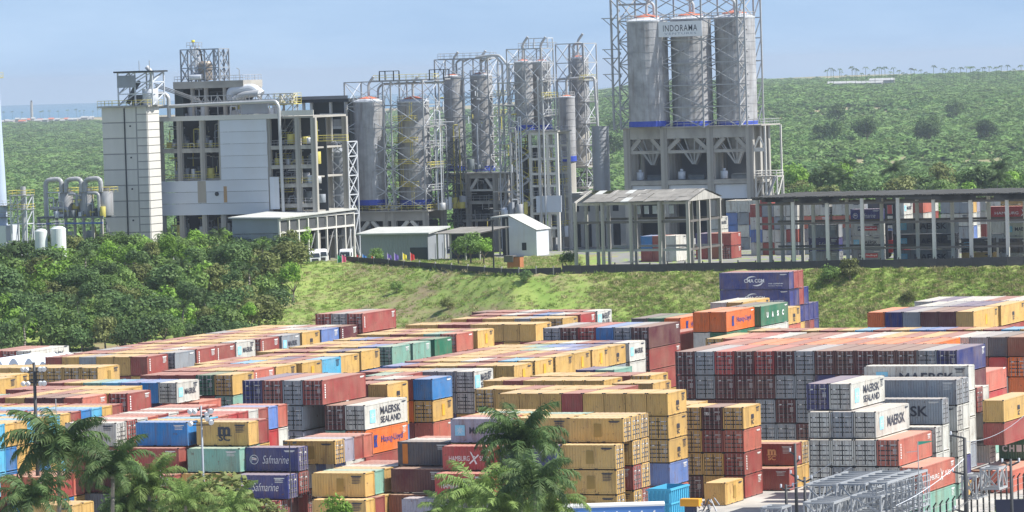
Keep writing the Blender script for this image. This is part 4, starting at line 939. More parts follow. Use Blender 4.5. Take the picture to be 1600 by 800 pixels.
clutter(rt, S, 798, 828, 210, 372, .5, 5, 90, .35); clutter(rt, S, 830, 868, 210, 372, 1, 6, 80, .5)
bx(rt, 'back_wall', S.x(800), S.x(826), 6, 6.2, 0, S.z(230), MMACH); bx(rt, 'white_panel', S.x(838), S.x(877), -.9, -.7, S.z(332), S.z(306), MCLAD)
for X in (846, 853): pipe(rt, 'pipe', [(S.x(X), -1, 1), (S.x(X), -1, S.z(120))], .2, MPIPE)
for i in range(9): cyl(rt, 'vessel', S.x(832+i*4.3), 4, lev[i % 5], lev[i % 5]+2.2, .6, MMACH)
# --- fourth group
D5 = 985
silo(905, 92, 200, 32, D5, 'high silo inside the fourth lattice, with a short top', dy=5, skirt=False, bands=6, pad=Site(905, D5).z(262))
silo(887, 153, 252, 25, D5-4, 'lower small silo in front of the fourth lattice', dy=0, skirt=True, bands=6, pad=0)
S = Site(905, D5); rt = S.root('silo_lattice', label='narrow crossed lattice with a curved pipe, left of single silo', cat='steel frame')
xs = [S.x(x) for x in (873, 895, 916)]; zs = [0]+[S.z(y) for y in (330, 295, 262, 228, 194, 160, 127, 98, 68)]
frame3(rt, xs, [0, 8], zs, .11, MSTEEL, br=.06, bmat=MLIGHTST)
pipe(rt, 'pipe', [(S.x(874), -.4, S.z(200)), (S.x(874), -.4, S.z(123)), (S.x(933), -.4, S.z(121)), (S.x(936), -.4, S.z(200))], .3, MPIPE)
pipe(rt, 'pipe', [(S.x(893), 3, S.z(92)), (S.x(893), 3, S.z(68)), (S.x(908), 3, S.z(68)), (S.x(908), 3, S.z(92))], .3, MPIPE)
for y in (330, 295, 262): bx(rt, 'floor_slab', xs[0]-.5, xs[-1]+.5, -.4, 8.4, S.z(y), S.z(y)+.35, MCONC); rail(rt, xs[0], xs[-1], -.4, 8.4, S.z(y)+.3, MSTEEL)
for i in range(8): cyl(rt, 'vessel', xs[0]+1+i*.9, 2+i % 3, S.z((330, 295)[i % 2]), S.z((330, 295)[i % 2])+2.6, .5, MMACH)
clutter(rt, S, 874, 925, 265, 370, 1, 6, 60, .5); clutter(rt, S, 874, 925, 205, 262, 3, 6, 24, .5)
silo(939, 197, 300, 27, 970, 'lone ribbed grey silo standing clear at the right', dy=0, cone=False, skirt=False, bands=12, mat=simple('zinc_grey', (.36, .385, .42), .5, .1, .1, streak=.3), pad=None)
# --- white panelled tower (left)
DW = 950
S = Site(161, DW); rt = S.root('panelled_tower', label='windowless tower of pale concrete panels at the left', cat='industrial building')
W_ = S.x(231); Dp = 19/(S.s*S.cuu); H_ = S.z(168)
bx(rt, 'core_wall', .05, W_-.05, .05, Dp-.05, 0, H_-.1, simple('joint_grey', (.33, .33, .33), .9))
rows = [168+24.5*i for i in range(10)]
cols_ = [(161.6, 195.5, 1), (197.5, 213.5, 1), (215.5, 230.6, 2)]
for i in range(9):
    for (a, c_, n) in cols_:
        if i > 5 and n == 2: pass
        for k in range(n):
            y0 = rows[i]+k*24.5/n+(.9 if n == 1 else .7); y1 = rows[i]+(k+1)*24.5/n-.9
            bx(rt, 'wall_panel', S.x(a), S.x(c_), -.08, .05, S.z(y1), S.z(y0), MCONCL)
    for k in range(2): bx(rt, 'side_panel', W_-.05, W_+.08, .15, Dp-.1, S.z(rows[i]+(k+1)*12.2-.6), S.z(rows[i]+k*12.2+.6), MCONCL)
    if i % 2: bx(rt, 'vent', S.x(203.5), S.x(206), -.12, -.07, S.z(rows[i]+7), S.z(rows[i]+4.5), MDARKIN)
bx(rt, 'drain_pipe', S.x(195.8), S.x(196.8), -.3, -.1, 0, H_-.3, MDARKIN)
bx(rt, 'roof_slab', -.7, W_+.7, -.8, Dp+.8, H_-.08, H_+.25, MCONC); rail(rt, -.6, W_+.6, -.7, Dp+.7, H_+.25, MYEL)
rp = empty('roof_plant_house', rt.location+Vector((0, 0, H_+.25)), -TH, label='grey clad plant frame standing on the panelled tower roof', cat='roof plant')
zt2 = S.z(115)-H_-.25; x0, x1 = S.x(186), S.x(239)
frame3(rp, [x0, (x0+x1)/2, x1], [.5, 6], [0, zt2*.35, zt2*.7, zt2], .13, MLIGHTST, brace='A', br=.09)
bx(rp, 'grey_cladding', x0-.1, S.x(214), .3, .45, S.z(140)-H_, S.z(121)-H_, MGREYC); bx(rp, 'roof_sheet', x0-.7, x1+.7, -.1, 6.6, zt2, zt2+.35, MDARKIN)
cyl(rp, 'fan_housing', S.x(229), 2.5, 0, 3.4, 1.7, MLIGHTST); pipe(rp, 'duct', [(S.x(229), 2.5, 3), (S.x(233), 2.5, 6.8), (S.x(225), 2.5, 8)], .45, MPIPE)
pipe(rp, 'duct', [(S.x(196), 2, .5), (S.x(206), 2, 3.5), (S.x(214), 2, 5)], .5, MMACH); bx(rp, 'machine', S.x(200), S.x(222), 2.5, 4, 0, 2.2, MMACH)
for X in (218, 234): mem(rp, 'lightning_rod', (S.x(X), 1, zt2), (S.x(X), 1, zt2+2.5), .05, MSTEEL)
# --- process building B
S = Site(250, DW+6); rt = S.root('process_building', label='open concrete process building with white cladding bands and pipes inside', cat='industrial building')
xB = {x: S.x(x) for x in (244, 252, 282, 317, 346, 418, 435, 463, 487)}
zT = S.z(190); 
DB = 16
floors = [S.z(y) for y in (380, 337, 283, 235, 190)]
for X in (252, 282, 317, 346, 418, 463, 487):
    for y in (0, DB): bx(rt, 'column', S.x(X)-.55, S.x(X)+.55, y-.45, y+.45, 0, S.z(190), MCONC)
X2 = (252, 282, 317, 346, 418)
for a, c_ in zip(X2, X2[1:]):
    bx(rt, 'floor_beam', S.x(a)+.56, S.x(c_)-.56, -.4, .5, S.z(240), S.z(233), MCONC)
    bx(rt, 'floor_beam', S.x(a)+.56, S.x(c_)-.56, -.4, .5, S.z(378), S.z(372), MCONC)
for y in (378, 336, 283, 238): bx(rt, 'floor_slab', S.x(252)+.6, S.x(487)-.6, .52, DB, S.z(y), S.z(y)+.35, MCONC)
for a, c_, yb_ in ((418, 463, 300), (463, 487, 300)):
    for y in (355, 328, 297, 268, 238): bx(rt, 'floor_beam', S.x(a)+.56, S.x(c_)-.56, -.35, .45, S.z(y), S.z(y-6), MCONC); rail(rt, S.x(a)+.6, S.x(c_)-.6, -.3, 3, S.z(y-6), MYEL if y % 2 else MSTEEL)
bx(rt, 'parapet', S.x(249), S.x(437), -.9, -.5, S.z(190), S.z(182.5), MCONCL); bx(rt, 'parapet', S.x(437)+.02, S.x(489), -.7, -.5, S.z(186), S.z(178), MCONCL)
bx(rt, 'roof_slab', S.x(250), S.x(488), -.48, DB+.5, S.z(190), S.z(187), MCONC)
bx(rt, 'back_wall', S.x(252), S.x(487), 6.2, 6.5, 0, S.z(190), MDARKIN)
for i in range(5):
    bx(rt, 'cladding_band', S.x(346), S.x(417.5)+(i % 2)*.06, -.75+.03*(i % 2), -.6, S.z(208.6+18.6*i), S.z(190.4+18.6*i), MCLAD)
for i in range(3): bx(rt, 'cladding_band', S.x(252), S.x(417.8), -.78+.04*(i % 2), -.6, S.z(301+18*i-(0 if i < 2 else 0)), S.z(283.5+18*i), MCLAD)
bx(rt, 'rust_stain_patch', S.x(309), S.x(322), -.785, -.782, S.z(318), S.z(284), simple('stain_soot', (.36, .33, .28))); bx(rt, 'rust_stain_patch', S.x(349), S.x(354), -.785, -.781, S.z(318), S.z(293), simple('stain_rust', (.42, .27, .14)))
cyl(rt, 'wall_vent', 0, 0, 0, 1, 1, MDARKIN).matrix_local = Matrix.Translation((S.x(338.5), -.8, S.z(304.5))) @ Matrix.Rotation(R(90), 4, 'X') @ Matrix.Diagonal((.45, .45, .1, 1))
bx(rt, 'side_panel', S.x(420), S.x(434), -.8, -.6, S.z(330), S.z(280), MCLAD)
for a, c_ in ((253, 281), (284, 316), (319, 345)):
    for ya, yb_ in ((193, 232), (241, 282), (340, 371)): clutter(rt, S, a, c_, ya, yb_, 1.2, 5.5, 24)
    rail(rt, S.x(a), S.x(c_), -.3, 1, S.z(234), MYEL); rail(rt, S.x(a), S.x(c_), -.3, 1, S.z(282.8), MYEL, 1.2)
for ya, yb_ in ((193, 230), (240, 262), (270, 292), (300, 322), (332, 350)): clutter(rt, S, 421, 461, ya, yb_, .8, 4.5, 16); clutter(rt, S, 464, 485, ya, yb_, .8, 4, 10)
# rooftop of B
S = Site(250, DW+6); rb = empty('roof_plant_block', rt.location+Vector((0, 0, 0)), -TH, label='dark weathered roof block with ducts and vessel tower', cat='roof plant'); zr = S.z(187)
for X in (266, 291, 312, 341, 370):
    for y in (4, 12): bx(rb, 'column', S.x(X)-.35, S.x(X)+.35, y-.35, y+.35, zr, S.z(140), MCONC)
bx(rb, 'dark_wall', S.x(265), S.x(371), 8, 8.3, zr, S.z(140), MDARKIN); bx(rb, 'dark_wall', S.x(265), S.x(277), 3.5, 8, zr, S.z(140), MDKGREEN)
bx(rb, 'slab', S.x(263.5), S.x(372), 3.2, 12.8, S.z(140), S.z(129), MCONC); bx(rb, 'slab', S.x(252), S.x(430), 5.5, 6, S.z(170), S.z(166), MCONC)
rail(rb, S.x(265), S.x(371), 3.4, 12.6, S.z(129), MSTEEL)
clutter(rb, S, 267, 370, 141, 186, 4, 7, 40, .5); clutter(rb, S, 345, 430, 158, 186, 2, 6, 22, .5)
frame3(rb, [S.x(x) for x in (274, 285, 311, 325, 333)], [4, 9], [S.z(y) for y in (129, 108, 79)], .13, MGREYC, br=.07)
frame3(rb, [S.x(288), S.x(296)], [4.5, 6.5], [S.z(129), S.z(110), S.z(92), S.z(74)], .08, MLIGHTST, br=.05); rail(rb, S.x(284), S.x(298), 4, 7, S.z(76), MSTEEL)
bl = cyl(rb, 'beacon', S.x(291), 5, S.z(68), S.z(64), .35, MYLW); mem(rb, 'beacon_post', (S.x(291), 5, S.z(74)), (S.x(291), 5, S.z(68)), .08, MSTEEL)
v_ = lathe([(0, S.z(129)), (1.5, S.z(127)), (1.5, S.z(101)), (1.2, S.z(98)), (0, S.z(97))], 20).build('vessel', [simple('dull_vessel', (.3, .26, .22), .5, .3, streak=.3)], rb); v_.location = (S.x(307), 5.6, 0)
o = cyl(rb, 'white_tank', 0, 0, 0, 1, 1, MLIGHTST); o.matrix_local = Matrix.Translation((S.x(289), 3.6, S.z(122))) @ Matrix.Rotation(R(90), 4, 'Y') @ Matrix.Diagonal((.62, .62, 2.8, 1))
pipe(rb, 'duct', [(S.x(296), 5, S.z(78)), (S.x(302), 5, S.z(80)), (S.x(304), 5, S.z(98))], .2, MBLACK)
pipe(rb, 'duct', [(S.x(350), 4, S.z(160)), (S.x(350), 4, S.z(145)), (S.x(385), 4, S.z(142)), (S.x(396), 4, S.z(152))], 1.0, MLIGHTST, 14); pipe(rb, 'duct', [(S.x(358), 3, S.z(160)), (S.x(372), 3, S.z(152)), (S.x(396), 3, S.z(150))], .75, MPIPE, 12)
bx(rb, 'grey_panel', S.x(376), S.x(417), .5, .7, S.z(182), S.z(167), MGREYC)
for X in (361, 332): pipe(rb, 'lamp_post', [(S.x(X), 5, S.z(129)), (S.x(X), 5, S.z(112)), (S.x(X-4), 5, S.z(110))], .08, MSTEEL, 5)
wk = empty('pipe_bridge', rt.location, -TH, label='long trussed pipe walkway along the process building roof', cat='pipe rack')
z0, z1 = S.z(167), S.z(152)
n = 16; xa, xb_ = S.x(300), S.x(455)
for i in range(n):
    a = xa+(xb_-xa)*i/n; c_ = xa+(xb_-xa)*(i+1)/n; mem(wk, 'post', (a, 1, z0), (a, 1, z1), .07, MSTEEL); mem(wk, 'brace', (a, 1, z0 if i % 2 else z1), (c_, 1, z1 if i % 2 else z0), .06, MSTEEL)
for z in (z0, z1, z0+.9): mem(wk, 'chord', (xa, 1, z), (xb_, 1, z), .09, MSTEEL)
pipe(wk, 'pipe', [(S.x(252), -.9, S.z(167)), (S.x(340), -.9, S.z(164.5)), (S.x(434), -.9, S.z(163)), (S.x(438), -.9, S.z(172)), (S.x(440), -.9, S.z(340))], .36, MPIPE, 12)
pipe(wk, 'pipe', [(S.x(240), -.9, S.z(146)), (S.x(263), -.9, S.z(146)), (S.x(269), -.9, S.z(152)), (S.x(269), -.9, S.z(184))], .42, MPIPE, 12)
for k in range(3): mem(wk, 'sloping_conveyor', (S.x(238), 2+k*.5, S.z(130+k*3)), (S.x(308), 2+k*.5, S.z(157+k*3)), .1, MSTEEL)
# stair tower of B with yellow platforms
S = Site(448, DW-2); rt = S.root('stair_tower', label='slim steel tower with yellow platforms on the process building', cat='stair tower')
frame3(rt, [S.x(439), S.x(460)], [0, 2.5], [0]+[S.z(y) for y in (330, 300, 270, 248, 215, 185, 163)], .1, MSTEEL, brace='A', br=.07)
for y, w_ in ((163, 16), (248, 13), (327, 14), (300, 9), (215, 9)): bx(rt, 'platform', S.x(448-w_), S.x(448+w_), -.7, 3, S.z(y), S.z(y)+.15, MYEL); rail(rt, S.x(448-w_), S.x(448+w_), -.7, 3, S.z(y), MYEL)
frame3(rt, [S.x(440), S.x(458)], [0, 2.5], [S.z(163), S.z(146)], .1, MCONCL, brace='X', br=.07); rail(rt, S.x(448-16), S.x(448+16), -.7, 3, S.z(154), MYEL)
bx(rt, 'long_platform', S.x(487), S.x(545), -1.2, -.2, S.z(222), S.z(221), MYEL); rail(rt, S.x(487), S.x(545), -1.2, -.2, S.z(221), MYEL)
# --- dark green hall C
S = Site(505, DW+22); rt = S.root('dark_hall', label='tall dark hall with thin roof slab behind the lattice column', cat='industrial building')
bx(rt, 'wall', S.x(488), S.x(545), 1, 14, 0, S.z(160), MDKGREEN); bx(rt, 'roof_slab', S.x(458), S.x(550), -1, 15, S.z(160), S.z(155), MDARKIN)
bx(rt, 'eaves_light', S.x(462), S.x(549), -1.2, -1.02, S.z(155), S.z(150), simple('eave_grey', (.2, .21, .22)))
for X in (478, 490, 520, 544): bx(rt, 'column', S.x(X)-.25, S.x(X)+.25, -.6, .0, 0, S.z(160), MCONCL)
for a, c_ in ((502, 519), (522, 543)):
    for ya, yb_ in ((180, 198), (202, 222)): bx(rt, 'white_frame', S.x(a), S.x(c_), -.2, .9, S.z(yb_+2), S.z(yb_), MCONCL); bx(rt, 'white_frame', S.x(a), S.x(c_), -.2, .9, S.z(ya), S.z(ya-2.5), MCONCL); bx(rt, 'grey_panel', S.x(a), S.x(c_), .1, .9, S.z(yb_), S.z(ya+7), MCONC)
for i in range(10): bx(rt, 'lower_floor', S.x(489), S.x(546), -1.5, .95, S.z(230+i*15), S.z(229+i*15), MCONC)
clutter(rt, S, 489, 546, 235, 370, -1.4, .2, 60, .4)
# lattice column vessels in front
S = Site(522, DW+8); rt = S.root('column_vessel', label='pale blue column vessel caged in lattice beside the hall', cat='process vessel')
cyl(rt, 'shell', S.x(524), 2.5, 0, S.z(238), 1.9, MGREYC); lathe([(1.9, 0), (1.3, .7), (0, 1)]).build('dome', MGREYC, rt).location = (S.x(524), 2.5, S.z(238))
for k, dx in enumerate((-10, -7)): pipe(rt, 'pipe', [(S.x(524+dx), .5, 1), (S.x(524+dx), .5, S.z(226)), (S.x(530+dx), .5, S.z(222))], .3, MPIPE)
frame3(rt, [S.x(499), S.x(512), S.x(543)], [0, 5], [0]+[S.z(y) for y in (335, 305, 275, 245, 222)], .13, MLIGHTST, br=.09)
# --- far left: chimney, small tower, piping unit, tanks
S = Site(0, 930); rt = S.root('chimney', label='pale blue tapering chimney cut by the left edge', cat='chimney')
o = lathe([(1.75, 0), (1.6, S.z(300)), (1.15, S.z(200)), (.95, S.z(118)), (.85, S.z(117.5))]).build('shaft', [simple('chimney_blue', (.42, .50, .62), .6, var=.06)], rt)
bx(rt, 'plinth', -3, 3, -3, 3, 0, S.z(352), MCLAD)
for y in (122, 322, 340): cyl(rt, 'platform', 0, 0, S.z(y), S.z(y)+.2, 1.7 if y < 200 else 2.6, MYEL if y < 200 else MSTEEL); rail(rt, -1.3 if y < 200 else -2, 1.3 if y < 200 else 2, -1.3 if y < 200 else -2, 1.3 if y < 200 else 2, S.z(y), MYEL if y < 200 else MSTEEL)
S = Site(30, 925); rt = S.root('small_process_tower', label='short thin tower with platforms right of the chimney', cat='process vessel')
frame3(rt, [S.x(18), S.x(42)], [0, 3], [0]+[S.z(y) for y in (350, 328, 306)], .12, MLIGHTST, brace='A'); cyl(rt, 'column', S.x(33), 1.5, 0, S.z(292), .55, MSTEEL)
for y in (328, 306): bx(rt, 'platform', S.x(16), S.x(44), -.3, 3.3, S.z(y), S.z(y)+.12, MSTEEL); rail(rt, S.x(16), S.x(44), -.3, 3.3, S.z(y), MYEL)
S = Site(115, 935); rt = S.root('piping_unit', label='grey vessels joined by big looping pipes left of the tower', cat='process unit')
for X in (98, 130, 160):
    cyl(rt, 'vessel', S.x(X), 2, S.z(338), S.z(300), 1.55, MSILO); lathe([(1.55, 0), (1.1, .6), (0, .8)]).build('vessel_head', MBLACK, rt).location = (S.x(X), 2, S.z(300)); rail(rt, S.x(X)-1.9, S.x(X)+1.9, .2, 3.9, S.z(302), MYEL)
for a, c_ in ((72, 97), (104, 128), (134, 158)): pipe(rt, 'loop_pipe', [(S.x(a), .5, S.z(338 if a == 72 else 300)), (S.x(a), .5, S.z(281)), (S.x(c_), .5, S.z(279)), (S.x(c_), .5, S.z(300))], .5, MSTEEL, 14)
for a, c_, ya, yb_ in ((110, 122, 303, 322), (140, 156, 302, 330), (82, 108, 325, 340)): pipe(rt, 'loop_pipe', [(S.x(a), 0, S.z(ya)), (S.x(c_), 0, S.z(ya)), (S.x(c_), 0, S.z(yb_))], .36, MSTEEL, 12)
clutter(rt, S, 72, 162, 300, 340, -.5, 4, 80, .35)
bx(rt, 'deck', S.x(60), S.x(163), -.5, 5, S.z(341), S.z(338), MMACH); bx(rt, 'blue_beam', S.x(60), S.x(163), -.8, -.52, S.z(350), S.z(347.5), simple('beam_blue', (.1, .16, .4)))
for X in range(62, 164, 14): bx(rt, 'column', S.x(X)-.25, S.x(X)+.25, -.4, .1, 0, S.z(341), MCONC)
clutter(rt, S, 62, 160, 346, 372, 1, 4, 26, .3)
for X, w_, yt in ((64, 20, 358), (91, 24, 354)):
    S = Site(X, 905); rt = S.root('storage_tank', label=('smaller' if X == 64 else 'larger')+' white domed tank among the trees below the pipes', cat='tank', group='white tanks below the piping unit'); r_ = w_/2/S.s
    lathe([(r_, 0), (r_, S.z(yt+3)), (r_*.6, S.z(yt)), (0, S.z(yt-1))]).build('shell', [simple('tank_white', (.66, .7, .68), .5, var=.06, streak=.2)], rt); rail(rt, -r_*.6, r_*.6, -r_*.6, r_*.6, S.z(yt), MSTEEL)
# ---------------------------------------------------------------- sheds, wall, vehicles on the terrace
S = Site(930, 975); rt = S.root('annex_building', label='low pale annex carrying the lone grey silo on its roof', cat='industrial building')
bx(rt, 'wall', S.x(888), S.x(978), 0, 9, 0, S.z(306)-.25, MCONCL); bx(rt, 'roof_slab', S.x(884), S.x(980), -.6, 9.6, S.z(306)-.24, S.z(301), MROOFL)
for X in (893, 910, 932, 955): bx(rt, 'door_opening', S.x(X), S.x(X+11), -.12, .02, 0, 5.5, MDARKIN); bx(rt, 'window', S.x(X), S.x(X+9), -.1, .02, S.z(330), S.z(318), MDARKIN)
bx(rt, 'silo_plinth', S.x(925), S.x(953), .5, 4.4, S.z(301)+.01, S.z(299), MCONC)
# workshop with trucks
S = Site(400, 925); rt = S.root('truck_workshop', label='grey workshop shed open on its long columned side', cat='shed')
W_ = S.x(437)-S.x(363); x0, x1 = S.x(363), S.x(437); Dp = 122/(S.s*S.cuu)
zf, zb_ = S.z(341), S.z(341)+.2
for k in range(2): bx(rt, 'gable_cladding', x0, x1-.1, .02*k, .12+.02*k, S.z(404)*0 if k else S.z(365), S.z(366) if k else zf, MGREYC)
b = MB(); b.quad((x0-.6, -.6, zf+.3), (x1+.6, -.6, zf+.1), (x1+.6, Dp+.6, zf+.5), (x0-.6, Dp+.6, zf+1.2)); b.quad((x1+.6, -.6, zf-.2), (x0-.6, -.6, zf-.0), (x0-.6, Dp+.6, zf+.9), (x1+.6, Dp+.6, zf+.2)); b.quad((x0-.6, -.6, zf), (x1+.6, -.6, zf-.2), (x1+.6, -.6, zf+.1), (x0-.6, -.6, zf+.3)); b.quad((x1+.6, -.6, zf-.2), (x1+.6, Dp+.6, zf+.2), (x1+.6, Dp+.6, zf+.5), (x1+.6, -.6, zf+.1))
b.build('roof', [MROOFL], rt)
for i in range(9):
    y = Dp*i/8; bx(rt, 'column', x1-.3, x1+.1, y-.2, y+.25, 0, zf-.05, MCONCL)
for z in (S.z(366), zf-.6): bx(rt, 'wall_beam', x1-.25, x1+.15, .3, Dp-.3, z, z+.4, MCONCL)
bx(rt, 'far_wall', x0, x0+.2, .2, Dp, 0, zf-.1, MGREYC); bx(rt, 'back_wall', x0, x1-.3, Dp, Dp+.2, 0, zf-.1, MGREYC)
for i in range(8):
    y = Dp*(i+.5)/8; bx(rt, 'window_panel', x1-.2, x1-.1, y-1.6, y+1.6, S.z(366)+.45, zf-.8, simple_cache('sooty_glass', (.07, .075, .08)))
    if i % 2: mem(rt, 'tie_rod', (x1-.4, y-2, .5), (x1-.4, y+2, S.z(368)), .08, MSTEEL)
bx(rt, 'blue_stack', x0+3, x1-1, 6, 9, 0, 2.8, simple_cache('machine_blue', (.05, .2, .4))); bx(rt, 'blue_stack', x0+3, x1-1, 14, 16, 0, 2.5, simple_cache('machine_blue', (.05, .2, .4)))
S = Site(620, 935); rt = S.root('long_store', label='long low store with pale roof behind the coloured flags', cat='shed')
bx(rt, 'wall', S.x(563), S.x(668), 0, 10, 0, S.z(365)-.1, MGREYC)
for i in range(26): bx(rt, 'wall_rib', S.x(563+4*i), S.x(564.5+4*i), -.06, .01, 1, S.z(366), MGREYC)
b = MB(); a, c_ = S.x(558), S.x(672); z = S.z(364); b.quad((a, -.8, z), (c_, -.8, z), (c_, 11, z+.9), (a, 11, z+.9)); b.quad((a, -.8, z-.3), (c_, -.8, z-.3), (c_, -.8, z), (a, -.8, z)); b.quad((c_, -.8, z-.3), (c_, 11, z+.6), (c_, 11, z+.9), (c_, -.8, z)); b.build('roof', [MROOFL], rt)
for y in (0, 4, 8): bx(rt, 'column', S.x(681), S.x(683), y, y+.3, 0, z, MCONCL)
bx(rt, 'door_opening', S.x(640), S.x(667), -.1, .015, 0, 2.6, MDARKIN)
S = Site(720, 925); rt = S.root('canopy', label='brownish lean-to canopy over a dark bay beside the bushes', cat='shed')
b = MB(); z = S.z(364); a, c_ = S.x(680), S.x(752); b.quad((a, -1, z), (c_, -1, z), (c_+3, 9, z+.9), (a+2, 9, z+.9)); b.quad((c_, -1, z-.2), (a, -1, z-.2), (a+2, 9, z+.7), (c_+3, 9, z+.7)); b.quad((a, -1, z-.2), (c_, -1, z-.2), (c_, -1, z), (a, -1, z)); b.build('roof', [MROOFG], rt)
for X in (684, 705, 728, 750): bx(rt, 'post', S.x(X)-.15, S.x(X)+.15, -.6, -.3, 0, z, MCONC)
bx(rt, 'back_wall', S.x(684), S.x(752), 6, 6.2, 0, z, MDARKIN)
S = Site(800, 938); rt = S.root('gabled_store', label='small white gabled store with one dark open front', cat='shed')
x0, xm, x1 = S.x(768), S.x(795), S.x(838); z0, z1, z2 = S.z(346), S.z(337), S.z(361)
b = MB(); b.quad((xm, 0, 0), (x1, 0, 0), (x1, 0, z2), (xm, 0, z1)); b.quad((x1, 0, 0), (x1, 7, 0), (x1, 7, z2), (x1, 0, z2)); b.quad((xm, 7, 0), (xm, 0, 0), (xm, 0, z1), (xm, 7, z1)); b.build('wall', [MCLAD], rt)
b = MB(); b.quad((x0, -.4, z1-.2), (xm+.2, -.4, z1+.1), (xm+.2, 8, z1+.2), (x0, 8, z1)); b.quad((x0, -.4, z1-.5), (xm+.2, -.4, z1-.2), (xm+.2, -.4, z1+.1), (x0, -.4, z1-.2)); b.quad((xm+.2, -.4, z1+.12), (x1+.3, -.4, z2+.15), (x1+.3, 8, z2+.15), (xm+.2, 8, z1+.12)); b.build('roof', [MROOFL], rt)
for X in (769, 780, 791): bx(rt, 'post', S.x(X)-.15, S.x(X)+.15, 0, .3, 0, z1-.6, MCONC)
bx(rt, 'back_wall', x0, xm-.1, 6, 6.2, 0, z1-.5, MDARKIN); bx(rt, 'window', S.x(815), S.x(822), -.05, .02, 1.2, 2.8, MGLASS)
# open shed with the broken roof
S = Site(985, 842); rt = S.root('broken_roof_shed', label='roofless looking open shed of slender posts, ragged grey roof', cat='shed')
Ze = S.z(316); Dp = 52/(S.s*S.cuu); xsx = [S.x(v) for v in (899, 942, 986, 1031, 1075)]; za = S.z(303)
for i, x in enumerate(xsx):
    for y in (0, Dp*.33, Dp*.66, Dp):
        if y in (0, Dp) or i in (0, 4): bx(rt, 'column', x-.28, x+.28, y-.25, y+.25, 0, Ze-.02, MCONC)
for y in (0, Dp):
    for z, mt in ((S.z(349), MWOOD), (S.z(393), MSTEEL), (Ze-.5, MCONC)): bx(rt, 'tie_beam', xsx[0]-.6, xsx[-1]+.4, y+.26, y+.5, z, z+.45, mt)
for z in (S.z(349), S.z(393)): bx(rt, 'tie_beam', xsx[-1]-.1, xsx[-1]+.12, .5, Dp, z, z+.4, MWOOD)
for x in xsx: mem(rt, 'rafter', (x, 0, Ze), (x, Dp/2, za+.4), .16, MCONC); mem(rt, 'rafter', (x, Dp, Ze), (x, Dp/2, za+.4), .16, MCONC)
rr_ = random.Random(4); nx_ = 16
for i in range(nx_):
    for j in range(6):
        if i < 4 and rr_.random() < .35 - .05*i: continue
        a = S.x(889)+(S.x(1079)-S.x(889))*i/nx_; c_ = a+(S.x(1079)-S.x(889))/nx_*1.02; t0, t1 = j/6, (j+1)/6; f_ = lambda t: Ze+.2+(za+.5-Ze-.2)*(1-abs(2*t-1))
        jz = rr_.uniform(-.06, .06); b = MB(); y0, y1 = -.6+(Dp+1.2)*t0, -.6+(Dp+1.2)*t1
        b.quad((a, y0, f_(t0)+jz), (c_, y0, f_(t0)+jz+.03), (c_, y1, f_(t1)+jz+.03), (a, y1, f_(t1)+jz)); b.quad((a, y0, f_(t0)+jz-.12), (c_, y0, f_(t0)+jz-.1), (c_, y0, f_(t0)+jz+.03), (a, y0, f_(t0)+jz))
        b.build('roof_sheet', [MROOFG if rr_.random() < .93 else MROOFL], rt)
b = MB(); x = xsx[-1]+.35; b.quad((x, -.4, Ze), (x, Dp+.4, Ze), (x, Dp/2, za+.35), (x, Dp/2-.01, za+.35)); b.build('gable_board', [MCONC], rt)
for y in (300, 265, 232, 200): pass
for k in range(5): bx(rt, 'hanging_rag', xsx[1]+k*1.7, xsx[1]+k*1.7+.9, Dp+.3, Dp+.35, S.z(340), S.z(327), MTARP)
# slatted roof shed
S = Site(1390, 819); rt = S.root('slatted_roof_shed', label='very long open shed with dark slatted flat roof', cat='shed')
Ze = S.z(309); pxs = (1183, 1239, 1293, 1348, 1404, 1459, 1516, 1572, 1628); xsx = [S.x(v) for v in pxs]; Dp = 26
for i, x in enumerate(xsx):
    for y in ((0, 7, 14, 20, Dp) if i == 0 else (0, 12)): bx(rt, 'column', x-.3, x+.3, y-.25, y+.25, 0, Ze-.02, MCONCL if i else MCONC)
for y in (0, 12):
    for z in (S.z(318), S.z(349), S.z(389)): bx(rt, 'tie_beam', xsx[0]-.3, xsx[-1], y+.26, y+.46, z, z+.4, MWOOD)
for y in range(0, 27, 2): bx(rt, 'purlin', xsx[0]-1+y*.1, xsx[-1]+1, y-.12, y+.12, Ze, Ze+.3, MROOFD)
n = 70
for i in range(n):
    a = xsx[0]-1+(xsx[-1]-xsx[0]+2)*i/n; o = bx(rt, 'slat', a, a+.72, -.8, Dp+.8, Ze+.32+rr_.uniform(0, .1), Ze+.5+rr_.uniform(0, .12), MROOFD)
for k in range(30): a = xsx[0]+rr_.random()*(xsx[-1]-xsx[0]); bx(rt, 'hanging_board', a, a+rr_.uniform(1, 4), -.7, -.6, Ze-.3-rr_.random()*.5, Ze+.2, MROOFD)
